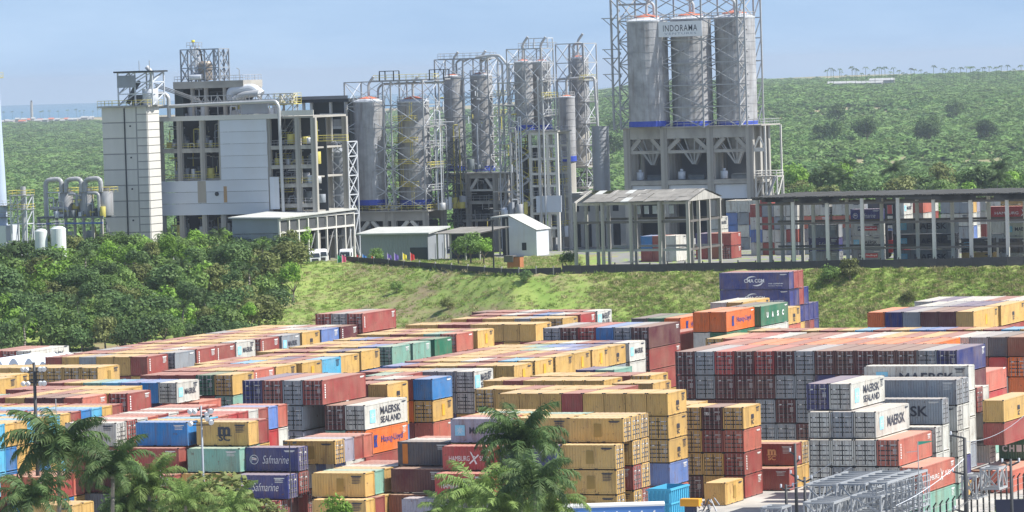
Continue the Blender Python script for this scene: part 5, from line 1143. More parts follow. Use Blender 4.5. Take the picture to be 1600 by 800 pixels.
# boundary wall and fence
def along(xa, xb, step):
    out = []; x = xa
    while x < xb: out.append(x); x += step
    return out+[xb]
for nm, xa, xb, hz, mt, lab in (('mesh_fence', -34, 9, 1.15, MBLACK, 'low black mesh fence with posts along the grassy terrace'), ('boundary_wall', 9.3, 165, 1.55, MWALLD, 'dark stained wall along the top of the grass bank')):
    rt = empty(nm, (xa, wall_y(xa), 11.0), 0, label=lab, cat='wall' if 'wall' in nm else 'fence'); P = along(xa, xb, 3.2)
    for a, c_ in zip(P, P[1:]):
        p, q = Vector((a-xa, wall_y(a)-wall_y(xa), 0)), Vector((c_-xa, wall_y(c_)-wall_y(xa), 0)); d_ = (q-p); an = math.atan2(d_.y, d_.x)
        o = bx(rt, 'wall_panel' if 'wall' in nm else 'mesh_panel', 0, 1, -.5, .5, 0, 1, mt); hj = hz+rr_.uniform(-.08, .06)+.3; o.matrix_local = Matrix.Translation(p+d_*.5) @ Matrix.Rotation(an, 4, 'Z') @ Matrix.Diagonal((d_.length-.06, .14, hj, 1))
        o = bx(rt, 'post', 0, 1, 0, 1, 0, 1, MCONC if 'wall' not in nm else MWALLD); o.matrix_local = Matrix.Translation(p+Vector((0, 0, 0))) @ Matrix.Rotation(an, 4, 'Z') @ Matrix.Diagonal((.2, .24, hj+.35, 1))
# truck cabs
def truck(X, d, lab, rz=0.3):
    p = pt(X, 400, d); rt = empty('truck_cab', (p.x, p.y, T0), rz, label=lab, cat='truck', group='white truck cabs outside the workshop')
    bm = bmesh.new(); prof = [(-1.2, .6), (-1.25, 1.8), (-1.05, 2.9), (-.6, 3.35), (1.2, 3.35), (1.2, .6)]
    lf = [bm.verts.new((-1.2, y, z)) for y, z in prof]; rg = [bm.verts.new((1.2, y, z)) for y, z in prof]
    bm.faces.new(lf); bm.faces.new(reversed(rg))
    for i in range(6): j = (i+1) % 6; bm.faces.new((lf[j], lf[i], rg[i], rg[j]))
    bmesh.ops.bevel(bm, geom=list(bm.edges), offset=.12, segments=2, affect='EDGES'); me = bpy.data.meshes.new('cab'); bm.to_mesh(me); bm.free(); me.materials.append(simple_cache('cab_white', (.75, .76, .78))); mesh_obj('cab', me, rt)
    b = MB(); b.quad((-1.0, -1.27, 1.95), (1.0, -1.27, 1.95), (.95, -1.08, 2.8), (-.95, -1.08, 2.8)); b.build('windscreen', [MGLASS], rt)
    for s in (-1, 1): bx(rt, 'side_window', s*1.215-.01, s*1.215+.01, -.8, .1, 1.9, 2.7, MGLASS); bx(rt, 'mirror', s*1.4-.1, s*1.4+.1, -1.2, -1.1, 2, 2.6, MBLACK); bx(rt, 'headlight', s*.85-.2, s*.85+.2, -1.3, -1.2, .75, .98, MLIGHTST)
    bx(rt, 'bumper', -1.25, 1.25, -1.35, -1.15, .4, .7, MGREYC); bx(rt, 'chassis', -.45, .45, 1.2, 5, .6, .9, MBLACK); bx(rt, 'grille', -.7, .7, -1.3, -1.22, 1.05, 1.7, MBLACK)
    for y in (-.3, 3.3, 4.5):
        for s in (-1, 1): o = cyl(rt, 'wheel', 0, 0, 0, 1, 1, MTYRE); o.matrix_local = Matrix.Translation((s*1.0-.15, y, .5)) @ Matrix.Rotation(R(90), 4, 'Y') @ Matrix.Diagonal((.5, .5, .3, 1))
truck(490, 915, 'leftmost white truck cab parked outside the workshop'); truck(501, 921, 'white truck cab tucked behind the leftmost one'); truck(541, 917, 'white truck cab standing alone under the last columns', -.2)
for X, mt, nm_ in ((527, MGRN, 'green'), (534, MPINK, 'pink'), (557, MRED, 'red beside the lone truck'), (566, MBLU, 'blue'), (580, MRED, 'tall red'), (605, MPUR, 'small purple'), (616, MPUR, 'large purple'), (629, MYLW, 'yellow'), (641, MRED, 'last red')):
    p = pt(X, 400, 908); rt = empty('advertising_flag', (p.x, p.y, T0), .5, label=f'{nm_} cloth flag on a pole in front of the store', cat='flag', group='cloth flags along the truck yard'); mem(rt, 'pole', (0, 0, 0), (0, 0, 2.7), .05, MSTEEL)
    b = MB(); n = 5
    for i in range(n):
        t, u_ = i/n, (i+1)/n; wv = lambda q: .12*math.sin(q*6); b.quad((.9*t, wv(t), 2.6-.9*t*.6), (.9*t+.05, wv(t), .9+.2*t), (.9*u_+.05, wv(u_), .9+.2*u_), (.9*u_, wv(u_), 2.6-.9*u_*.6))
    b.build('cloth', [mt], rt)
S = Site(800, 880); rt = S.root('scrap_skip', label='rusty orange skip with olive cover near the small store', cat='skip'); bx(rt, 'bin', S.x(791), S.x(811), 0, 2, 0, 2.2, simple_cache('rust_orange', (.4, .15, .06))); bx(rt, 'cover', S.x(787), S.x(801), -.3, 1.6, 1.2, 2.5, MWOOD); bx(rt, 'rim', S.x(790.5), S.x(811.5), -.08, 2.08, 2.2, 2.3, MBLACK)
S = Site(770, 860); rt = S.root('lamp_post', label='slim dark pole standing before the canopy', cat='lamp post'); mem(rt, 'pole', (0, 0, 0), (0, 0, S.z(345)), .13, MBLACK); bx(rt, 'lamp', -.5, .5, -.15, .15, S.z(346), S.z(344), MBLACK)
# reach stacker
S = Site(1405, 870); rt = S.root('lift_truck', label='red container lift truck with tall black mast', cat='lift truck')
for X in (1384, 1398): bx(rt, 'mast', S.x(X)-.3, S.x(X)+.3, 0, .6, .3, S.z(303), MBLACK)
for y in (305, 320, 337, 352): bx(rt, 'mast_tie', S.x(1384)+.3, S.x(1398)-.3, .1, .4, S.z(y), S.z(y)+.4, MBLACK)
bx(rt, 'body', S.x(1370), S.x(1408), 1, 5, 1.2, 3.6, MRED); bx(rt, 'cabin', S.x(1376), S.x(1390), 1.5, 3.8, 3.6, 5.4, MBLACK); bx(rt, 'counterweight', S.x(1400), S.x(1410), .9, 5, 1, 3, MRED)
for X in (1374, 1404):
    for y in (1, 5): o = cyl(rt, 'wheel', 0, 0, 0, 1, 1, MTYRE); o.matrix_local = Matrix.Translation((S.x(X), y-.3, .8)) @ Matrix.Rotation(R(-90), 4, 'X') @ Matrix.Diagonal((.8, .8, .6, 1))
# white tents at the left
for k, (xa, xb) in enumerate(((-22, 2), (3, 27), (28, 50), (51, 70), (71, 96))):
    p = pt(0, 400, 617); rt = empty('fabric_hangar', (p.x, p.y, 0), -TH, label=('first', 'second', 'third', 'fourth', 'fifth')[k]+' white fabric hangar roof from the left edge', cat='hangar', group='white fabric roofs at the left edge')
    S2 = Site(0, 617, 0); a, c_ = S2.x(xa), S2.x(xb); ze = S2.z(581); zr_ = S2.z(560 if k < 3 else 565); b = MB(); n = 8
    prof = [(a+(c_-a)*t/n, ze+(zr_-ze)*(math.sin(math.pi*(.08+.84*t/n))-.25)/.75) for t in range(n+1)]
    for (xx0, zz0), (xx1, zz1) in zip(prof, prof[1:]): b.quad((xx0, 0, zz0), (xx1, 0, zz1), (xx1, 12, zz1), (xx0, 12, zz0))
    b.f.append(tuple(range(len(b.v), len(b.v)+n+1))); b.v += [(x_, 0, z_) for x_, z_ in reversed(prof)]; b.m.append(0)
    b.build('fabric_roof', [MTARP], rt); bx(rt, 'front_wall', a, c_, .1, .2, 0, ze-.1, MTARP); bx(rt, 'edge_beam', a-.06, a+.06, -.05, 12, ze, ze+.15, MGREYC)
# ---------------------------------------------------------------- masts, poles, fence and steelwork in the foreground
def mast(X, Yt, d, lab, lights, r=.16):
    p = pt(X, Yt, d); rt = empty('floodlight_mast', (p.x, p.y, 0), -TH*.3, label=lab, cat='floodlight mast'); H = p.z; b = MB(); b.bar((0, 0, 0), (0, 0, H), r*1.6, 0, 8, r); b.build('pole', [MBLACK if r > .12 else MGREYC], rt, True)
    mem(rt, 'cross_arm', (-1.1, 0, H-1.0), (1.1, 0, H-1.0), .06, MBLACK); mem(rt, 'cross_arm', (-1.1, 0, H-1.9), (1.1, 0, H-1.9), .05, MBLACK)
    for i, (dx, dz) in enumerate(lights):
        o = lathe([(.08, 0), (.24, .15), (.26, .42), (0, .44)], 12).build('floodlight', [MLIGHTST], rt); o.location = (dx, -.15, H+dz); o.rotation_euler = (R(115), 0, (1 if dx > 0 else -1)*.5); bx(o, 'bracket', -.4, .4, -.05, .05, -.1, .06, MBLACK)
mast(53, 566, 472, 'tall dark floodlight mast at the left behind the big palm', [(-1, -.6), (-.6, -.6), (1, -.6), (.6, -.6), (-1, -2.1), (-.5, -2.1), (1, -2.1), (.6, -2.1)])
mast(314, 634, 440, 'grey floodlight mast in front of the blue container', [(-.9, -.4), (-.45, -.4), (.9, -.4), (.5, -.7), (-.9, -1.6), (.9, -1.5), (.5, -1.1)], .09)
for X, Yt, lab in ((452, 692, 'thin dark pole before the white script containers'), (87, 623, 'hair thin whip pole by the left mast'), (736, 744, 'thin pale pole between the palms'), (250, 728, 'thin pale pole above the lower palms')):
    p = pt(X, Yt, 430); rt = empty('slim_pole', (p.x, p.y, 0), 0, label=lab, cat='pole'); mem(rt, 'pole', (0, 0, 0), (0, 0, p.z), .05, MBLACK if X == 452 else MSTEEL, True)
    if X == 452:
        for dx in (-.4, .5): bx(rt, 'lamp', dx-.2, dx+.2, -.1, .1, p.z-.1, p.z+.1, MBLACK)
for X, Yt, lab, arms in ((1507, 684, 'thick tarred pole with three arms by the stack ends', ((-1.3, .3), (-1.2, -3.2), (-1.1, -6.8))), (1579, 717, 'dark pole with wires at the right edge', ((-.8, -.3), (.8, -.3))), (1242, 693, 'dark pole with lamp fittings before the grey doors', ((-.5, -.8), (.4, -1.6), (-.5, -3))), (1228, 757, 'short dark wire pole left of the steelwork', ((.7, -.2), (-.5, -.3))), (1257, 745, 'short dark wire pole at the steelwork corner', ((.7, -.2), (-.7, -.2)))):
    d = 425 if X > 1300 else 445; p = pt(X, Yt, d); rt = empty('utility_pole', (p.x, p.y, 0), 0, label=lab, cat='utility pole'); b = MB(); b.bar((0, 0, 0), (0, 0, p.z), .28 if X == 1507 else .2, 0, 8, .17 if X == 1507 else .13); b.build('pole', [MBLACK], rt, True)
    for dx, dz in arms: mem(rt, 'arm', (0, 0, p.z+dz-.35), (dx, 0, p.z+dz), .08, MBLACK); cyl(rt, 'insulator', dx, 0, p.z+dz, p.z+dz+.35, .1, MLIGHTST)
def wire(a, b_, sag, lab):
    a, b_ = Vector(a), Vector(b_); b = MB(); n = 10; P = [a.lerp(b_, i/n)-Vector((0, 0, sag*4*(i/n)*(1-i/n))) for i in range(n+1)]
    for p, q in zip(P, P[1:]): b.bar(p-a, q-a, .028, 0, 3)
    o = b.build('overhead_wire', [MLIGHTST if 'pale' in lab else MBLACK], None, label=lab, cat='wire', group='wires over the fence'); o.location = a
wire(pt(1579, 720, 425), pt(1480, 800, 415), .6, 'dark wire falling left from the right edge pole'); wire(pt(1579, 722, 425), pt(1430, 830, 410), .8, 'lower dark wire falling left from the right edge pole')
wire(pt(1228, 760, 445), pt(1300, 722, 440), .3, 'pale wire rising from the short left pole'); wire(pt(1228, 764, 445), pt(1330, 730, 440), .4, 'second pale wire rising from the short left pole'); wire(pt(1507, 690, 425), pt(1610, 640, 430), .8, 'pale wire from the tarred pole towards the right'); wire(pt(1507, 716, 425), pt(1400, 790, 410), .4, 'pale wire from the tarred pole towards the steelwork')
p = pt(1434, 690, 430); rt = empty('pennant_pole', (p.x, p.y, 0), 0, label='thin pole carrying a long green wedge shaped pennant', cat='flag pole'); mem(rt, 'pole', (0, 0, 0), (0, 0, p.z), .05, MSTEEL, True)
b = MB(); b.quad((0, 0, p.z-.35), (1.5, .1, p.z-.02), (1.5, .1, p.z+.02), (0, 0, p.z+.02)); b.quad((0, .03, p.z-.35), (0, .03, p.z+.02), (1.5, .13, p.z+.02), (1.5, .13, p.z-.02)); b.build('pennant', [simple_cache('pennant_green', (.02, .25, .18))], rt); mem(rt, 'arm', (-1.1, 0, p.z-1), (0, 0, p.z-.9), .03, MSTEEL)
# fence along the yard edge: posts with bent tops
p0 = ptz(1440, 842, 0); rt = empty('yard_fence', p0, -TH, label='fence of bent topped concrete posts along the yard edge', cat='fence'); n = 30
for i in range(n):
    y = i*2.3; mem(rt, 'post', (0, y, 0), (0, y, 2.9), .08, MBLACK); mem(rt, 'bent_top', (0, y, 2.88), (.28, y, 3.25), .065, MBLACK)
for z in (.6, 1.3, 2.0, 2.7): mem(rt, 'wire_strand', (0, 0, z), (0, (n-1)*2.3, z), .02, MSTEEL, True)
b = MB()
rg = random.Random(9)
for i in range(5000):
    x, y = rg.uniform(0, 7), rg.uniform(0, 40); h_ = rg.uniform(.3, .9); a = rg.uniform(0, 6.28); b.tri((x, y, 0), (x+.12*math.cos(a), y+.12*math.sin(a), 0), (x+rg.uniform(-.2, .2), y+rg.uniform(-.2, .2), h_))
p = ptz(1528, 790, 0); o = b.build('verge_grass', [ML3], None, kind='stuff', label='bright green grass inside the fence corner', cat='grass'); o.location = p-Vector((0, 12, 0)); o.rotation_euler = (0, 0, -TH)
p = pt(1590, 800, 432); rt = empty('dark_board', (p.x, p.y, 0), -.1, label='plain dark navy board cut by the bottom right corner', cat='sign'); bx(rt, 'board', -2.1, 2.6, -.06, .06, p.z-1.5, p.z+1.25, simple_cache('board_navy', (.015, .02, .05)))
for x in (-1.6, 1.8): bx(rt, 'post', x-.08, x+.08, .08, .2, 0, p.z+1, MBLACK)
# lattice steelwork
def truss(X, Y, d, W, L, H, lab, zt=None, n=6, mat=MLIGHTST):
    p = pt(X, Y, d); rt = empty('steel_truss', (p.x, p.y, p.z-H), -TH, label=lab, cat='steel truss', group='steel trusses piled at the bottom right'); xs_, zz_ = (0, W), (0, H)
    for x in xs_:
        for z in zz_: mem(rt, 'chord', (x, 0, z), (x, L, z), .11, mat)
    for i in range(n+1):
        y = L*i/n
        for x in xs_: mem(rt, 'upright', (x, y, 0), (x, y, H), .08, mat)
        for z in zz_: mem(rt, 'cross_bar', (0, y, z), (W, y, z), .08, mat)
        if i < n:
            for x in xs_: mem(rt, 'brace', (x, y, H if i % 2 else 0), (x, y+L/n, 0 if i % 2 else H), .06, mat)
            mem(rt, 'brace', (0, y, H), (W, y+L/n, H), .05, mat)
    mem(rt, 'brace', (0, 0, 0), (W, 0, H), .07, mat); mem(rt, 'brace', (W, 0, 0), (0, 0, H), .07, mat)
MG2 = simple('galvanised_pale', (.34, .36, .38), .5, .1, .2)
truss(1258, 758, 447, 3.2, 14, 2.9, 'leftmost upper truss of the steel pile', mat=MG2); truss(1312, 757, 446, 2.6, 14, 2.9, 'second upper truss of the steel pile', mat=MG2); truss(1358, 755, 446, 1.8, 14, 3.4, 'third upper truss of the steel pile', mat=MG2)
truss(1256, 786, 440, 3.0, 12, 2.6, 'lower front truss of the steel pile at left', mat=MG2); truss(1330, 776, 441, 3.0, 10, 1.6, 'short truss wedged in the steel pile', mat=MG2)
truss(1532, 733, 470, 1.9, 3.2, 2.1, 'square steel frame standing beyond the fence', n=2, mat=MSTEEL); truss(1503, 745, 470, 1.5, 4, 2.3, 'small steel frame beside the tarred pole', n=2, mat=MSTEEL); truss(1190, 794, 440, 2.0, 3, 2, 'small grey frame on the yard floor left of the pile', n=2, mat=MG2)
for i, (X, Y) in enumerate(((1363, 760), (1385, 756), (1393, 754), (1401, 752), (1409, 750), (1419, 748), (1427, 746), (1434, 744))):
    p = pt(X, Y, 441); rt = empty('ladder_frame', (p.x, p.y, 0), -TH, label=f'{ORD[i]} upright perforated steel frame from the left of the pile', cat='steel frame', group='upright perforated frames in the steel pile'); Hh = p.z; b = MB()
    for x in (0, .42): b.bar((x, 0, 0), (x, 0, Hh), .06)
    for k in range(int(Hh/.42)): b.bar((0, 0, Hh-.05-k*.42), (.42, 0, Hh-.05-k*.42), .05)
    b.build('ladder_face', [MG2], rt); b = MB()
    for y in (0, 2.5): b.bar((.42, y, 0), (.42, y, Hh), .06)
    for k in range(int(Hh/.6)): b.bar((.42, 0, Hh-.05-k*.6), (.42, 2.5, Hh-.05-k*.6), .04)
    b.build('side_face', [MG2], rt)
# objects at the bottom centre
p = ptz(1047, 764, 6.2); rt = empty('blue_open_bin', (p.x, p.y, 0), -TH, label='ribbed light blue open topped bin at the bottom centre', cat='open container'); MBIN = simple_cache('bin_blue', (.06, .36, .55))
hz = 6.2
for k, (a, c_) in enumerate(((0, 2.55), (2.62, 5.2))): pass
bx(rt, 'front_wall', -2.4, 0, 0, .1, 0, hz, MBIN); bx(rt, 'end_wall', -.1, 0, .1, 5.4, 0, hz, MBIN); bx(rt, 'back_wall', -2.4, -.1, 5.4, 5.5, 0, hz, MBIN); bx(rt, 'inner_wall', -2.4, -2.3, .1, 5.4, 0, hz, MBIN)
for i in range(6): bx(rt, 'rib', -2.35+.43*i, -2.22+.43*i, -.1, -.002, 0, hz-.1, MBIN)
for i in range(10): bx(rt, 'rib', .002, .1, .1+.57*i, .24+.57*i, 0, hz-.1, MBIN)
for z in (hz-.2, hz-1.6, hz-3): bx(rt, 'rail', -2.5, .12, -.14, -.102, z, z+.16, MBIN); bx(rt, 'rail', .102, .14, -.1, 5.5, z, z+.16, MBIN)
p = pt(1037, 783, 430); rt = empty('box_trailer', (p.x, p.y, 0), -TH-1.2, label='white roofed trailer with striped blue side at the bottom edge', cat='trailer'); h_ = p.z
bx(rt, 'body', 0, 2.5, -12, 0, 1, h_-.2, simple_cache('trailer_blue', (.08, .22, .55))); bx(rt, 'roof', -.05, 2.55, -12.05, .05, h_-.19, h_, simple_cache('trailer_white', (.78, .78, .76)))
for i in range(9): o = bx(rt, 'stripe', 0, 1, 0, 1, 0, 1, MWHITE); o.matrix_local = Matrix.Translation((2.51, -11+i*1.2, h_-1.5)) @ Matrix.Rotation(-.5, 4, 'X') @ Matrix.Diagonal((.02, .16, 1.0, 1))
for y in (-10.5, -9.2, -2): cyl(rt, 'wheel', 1.2, y, 0, 1, .5, MTYRE)
p = pt(1079, 784, 425); rt = empty('yard_crane_head', (p.x, p.y, 0), -TH, label='orange winch box on a dark column at the yard edge', cat='machine'); bx(rt, 'winch_box', -.9, 1.0, -.5, .5, p.z-.4, p.z+.3, simple_cache('winch_orange', (.7, .32, .02))); bx(rt, 'column', -.5, .4, -.4, .4, 0, p.z-.41, simple_cache('col_navy', (.03, .04, .09)))
p = pt(1098, 780, 425); rt = empty('scrap_lattice', (p.x, p.y, 0), -TH, label='tangle of grey steel fittings beside the orange winch box', cat='steel fittings')
for i in range(34): a = Vector((rg.uniform(-.9, 1.1), rg.uniform(-1, 1), rg.uniform(p.z-2.5, p.z+.2))); mem(rt, 'fitting', a, a+Vector((rg.uniform(-.9, .9), rg.uniform(-.4, .4), rg.uniform(-1.2, .9))), .05, pr.choice((MG2, MSTEEL, MBLACK)))
for x in (-.7, .6): mem(rt, 'leg', (x, 0, 0), (x, 0, p.z-.5), .1, MSTEEL)
# ---------------------------------------------------------------- trees and palms
def crown_mesh(name, n, size, seed, mat, flat=.8, blobs=14, spread=.62):
    r = random.Random(seed); b = MB(); cs = []
    for i in range(blobs):
        a = r.uniform(0, 6.28); z = r.uniform(-.55, 1); k = math.sqrt(max(0, 1-z*z*.8))*spread; cs.append((Vector((math.cos(a)*k*r.uniform(.5, 1.1), math.sin(a)*k*r.uniform(.5, 1.1), z*.62*flat)), r.uniform(.22, .46)))
    for i in range(n):
        c_, rad = r.choice(cs); d = Vector((r.gauss(0, 1), r.gauss(0, 1), r.gauss(.35, 1))).normalized(); p = c_+d*rad*r.uniform(.75, 1.12)*Vector((1, 1, .8)).length/1.62
        nrm = (d+Vector((r.gauss(0, .5), r.gauss(0, .5), r.gauss(.2, .5)))).normalized(); a = nrm.orthogonal().normalized(); a.rotate(Matrix.Rotation(r.uniform(0, 6.28), 3, nrm)); e = nrm.cross(a); s = size*r.uniform(.6, 1.4)
        b.quad(p-a*s, p-e*s*.55, p+a*s, p+e*s*.55)
    return b.mesh(name, [mat])
def trunk_mesh(seed):
    r = random.Random(seed); b = MB(); b.bar((0, 0, 0), (.05, .02, .55), .07, 0, 7, .05)
    for i in range(5):
        a = i*1.26+r.random(); e = Vector((math.cos(a)*.45, math.sin(a)*.45, .85+r.random()*.2)); b.bar((.05, .02, .5), e, .035, 0, 5, .012)
    return b.mesh('trunk', [MBARK])
TR = [trunk_mesh(i) for i in range(3)]
CR = {k: [crown_mesh('crown', 1500, .075, 10*j+i, m_) for i in range(3)] for j, (k, m_) in enumerate((('dark', ML1), ('mid green', ML2), ('bright green', ML3), ('olive', ML4)))}
def tree(x, y, z, rad, hgt, kind, lab, group='trees on the wooded bank', seed=0):
    rt = empty('broadleaf_tree', (x, y, z), seed*1.7, label=lab, cat='tree', group=group); r = random.Random(seed)
    o = mesh_obj('trunk', TR[seed % 3], rt); o.scale = (hgt*.5, hgt*.5, hgt*.62)
    o = mesh_obj('crown', r.choice(CR[kind]), rt); o.location = (0, 0, hgt-rad*.62); o.scale = (rad*r.uniform(.95, 1.25), rad*r.uniform(.95, 1.25), rad*r.uniform(.85, 1.15)); o.rotation_euler = (0, 0, r.uniform(0, 6.28))
def frond_mesh(seed, L=4.2, droop=1.0, mat=MPALM):
    r = random.Random(seed); b = MB(); n = 16; P = []
    for i in range(n+1):
        t = i/n; ang = R(62)-droop*R(118)*t**1.25; P.append(ang)
    pts = [Vector((0, 0, 0))]
    for i in range(n): pts.append(pts[-1]+Vector((math.cos(P[i]), 0, math.sin(P[i])))*L/n)
    for p, q in zip(pts, pts[1:]): b.bar(p, q, .035, 0, 3, .03)
    m_ = 54
    for i in range(3, m_):
        t = i/m_; k = t*n; j = min(int(k), n-1); p = pts[j].lerp(pts[j+1], k-j); tan = (pts[j+1]-pts[j]).normalized(); ll = 1.1*math.sin(math.pi*min(1, .12+t*.85))**.5*r.uniform(.8, 1.1)
        for s in (-1, 1):
            d = (Vector((0, s, 0))*r.uniform(.7, 1)+tan*.55+Vector((0, 0, r.uniform(-.9, .1)))).normalized(); e = p+d*ll*.55; f_ = e+(d+Vector((0, 0, -1.2))).normalized()*ll*.5; w_ = tan*.042
            b.quad(p-w_, p+w_, e+w_*.9, e-w_*.9); b.tri(e-w_*.9, e+w_*.9, f_)
    return b.mesh('frond', [mat])
FR = [[frond_mesh(i, 4.2, d_, MPALM) for i, d_ in enumerate((.75, .95, 1.15, 1.35))], [frond_mesh(i+9, 4.2, d_, MPALML) for i, d_ in enumerate((.7, .9, 1.1, 1.3))]]
def palm(p, size, n, lab, light=0, seed=0, base=0, group='palms in front of the yard'):
    r = random.Random(seed); rt = empty('palm_tree', (p.x, p.y, base), 0, label=lab, cat='palm', group=group); H = p.z-base; b = MB(); m_ = 10; pv = Vector((0, 0, 0)); lean = Vector((r.uniform(-.3, .3), r.uniform(-.3, .3), 0))
    for i in range(m_):
        q = Vector((0, 0, H*(i+1)/m_))+lean*math.sin((i+1)/m_*3.14); b.bar(pv, q, .24-.008*i, 0, 9, .232-.008*i); pv = q
    b.bar(pv, pv+Vector((0, 0, .9)), .17, 0, 8, .09); b.build('trunk', [MBARKP], rt, True)
    n = int(n*.7)
    for i in range(n):
        v = r.random(); k = 0 if i < n*.25 else (1 if i < n*.5 else (2 if i < n*.78 else 3)); o = mesh_obj('frond', FR[light][k], rt); o.location = (0, 0, H+.5-.12*k); o.rotation_euler = (r.uniform(-.25, .25), [-.25, 0, .2, .45][k]+r.uniform(-.15, .15), i*2.4+r.uniform(-.2, .2)); sc = size/3.9*r.uniform(.85, 1.1); o.scale = (sc, sc, sc)
for i, (X, Y, s_, n, li, lab) in enumerate(((92, 700, 5.6, 40, 0, 'big dark palm at the left with long arching fronds'), (176, 728, 4.2, 30, 0, 'palm just right of the big left palm'), (48, 775, 4.4, 30, 0, 'lower palm under the big left palm'), (232, 752, 4.0, 30, 1, 'light green palm below the maroon container'), (290, 778, 3.4, 22, 1, 'feathery light palm under the grey mast'), (365, 786, 3.0, 20, 1, 'small bright palm left of the lower script container'),
    (812, 688, 5.0, 42, 0, 'tall palm before the yellow stack'), (745, 772, 4.4, 34, 1, 'light palm left of the tall centre palm'), (836, 752, 4.4, 36, 0, 'dark palm under the tall centre palm'), (700, 797, 3.4, 24, 1, 'small palm at the bottom centre'), (862, 786, 3.8, 28, 1, 'bright palm below the yellow stack'), (784, 796, 4.2, 30, 1, 'lowest palm at the bottom centre'), (202, 790, 3.8, 26, 0, 'palm low between the left palms'))):
    palm(pt(X, Y+20, 385-(i % 3)*5), s_, n, lab, li, i+3)
for i, (X, Y, rad, k, lab) in enumerate(((345, 778, 4.4, 'olive', 'olive brown bush crown at the bottom left'), (285, 792, 3.6, 'olive', 'olive crown right of the lower palms'), (395, 800, 3.0, 'olive', 'low olive crown before the maroon container'), (530, 806, 2.2, 'bright green', 'small bright tree top at the bottom centre left'), (200, 800, 2.8, 'dark', 'dark tree top between the left palms'), (820, 815, 2.6, 'dark', 'dark tree top under the centre palms'))):
    p = pt(X, Y, 392); tree(p.x, p.y, 0, rad, p.z+rad*.4, k, lab, 'tree tops at the bottom edge', i)
k = 0
rt_ = random.Random(21)
rows_ = [(934, 6.2, 0, 470), (926, 6, 0, 462), (915, 5.8, -20, 468), (903, 6, -10, 455), (890, 7.5, -20, 470), (878, 7, -10, 448), (866, 7, -20, 462), (854, 6.5, -10, 440), (842, 6, -20, 425), (831, 6, -10, 405), (821, 5.5, -20, 395)]
for ri_, (d, hgt, xa, xb) in enumerate(rows_):
    X = xa; c_i = 0
    while X < xb:
        rad = rt_.choice((2.2, 2.8, 3.4, 4.0, 4.8))*rt_.uniform(.9, 1.1); p = pt(X, 400, d+rt_.uniform(-4, 4)); q = rt_.random(); z = ground_z(p.x, p.y)
        bright = 150 < X < 330 and ri_ < 4; kind = ('bright green' if q < .6 else 'mid green') if bright else ('dark' if q < .5 else 'mid green' if q < .78 else 'olive' if q < .9 else 'bright green')
        if rt_.random() < .06: palm(Vector((p.x, p.y, z+hgt*.9)), 2.6, 18, f'{nth(c_i)} crown, a palm, in {ORD[ri_]} tree row from the plant', 0, k, z, 'trees on the wooded bank')
        else: tree(p.x, p.y, z-.3, rad, hgt*rt_.uniform(.75, 1.2), kind, f'{kind} tree, {nth(c_i)} from left in {ORD[ri_]} tree row from the plant', seed=k)
        X += rad*7.4*rt_.uniform(.9, 1.35); k += 1; c_i += 1
for i, (X, Y, rad, kd, lab) in enumerate(((735, 380, 3.2, 'mid green', 'bush right of the canopy'), (716, 384, 2.2, 'mid green', 'smaller bush at the canopy foot'), (755, 384, 2.4, 'bright green', 'bush next to the slim dark pole'), (585, 398, 2.0, 'mid green', 'thin shrub among the flags'), (822, 436, 1.6, 'dark', 'palm like shrub hanging on the bank'), (1328, 430, 2.6, 'olive', 'greyish shrub below the terrace wall'), (1296, 440, 2.0, 'mid green', 'low shrub left of the greyish one'), (888, 402, 2.0, 'mid green', 'shrub at the foot of the broken shed'), (443, 395, 3.6, 'dark', 'rounded dark tree before the workshop gable'), (470, 402, 2.8, 'dark', 'dark bush beside the leftmost truck'), (410, 385, 2.0, 'bright green', 'sparse sapling before the grey gable'), (700, 478, 1.5, 'olive', 'dry tuft low on the bank'), (1420, 470, 1.4, 'olive', 'pale tuft on the bank at right'), (620, 450, 1.5, 'mid green', 'shrub patch halfway up the bank'))):
    d = 800
    if Y < 410: d = 905 if X < 800 else 850; z = T0
    else:
        for d in np.arange(800, 905, 1.0):
            q = pt(X, Y+8, float(d))
            if ground_z(q.x, q.y) >= q.z: break
        d = float(d); z = None
    p = pt(X, Y, d); z = ground_z(p.x, p.y) if z is None else z
    tree(p.x, p.y, z-.2, rad, (rad*1.5 if Y > 410 else max(rad*1.3, p.z-z+rad*.6)), kd, lab, 'shrubs along the terrace', i+60)
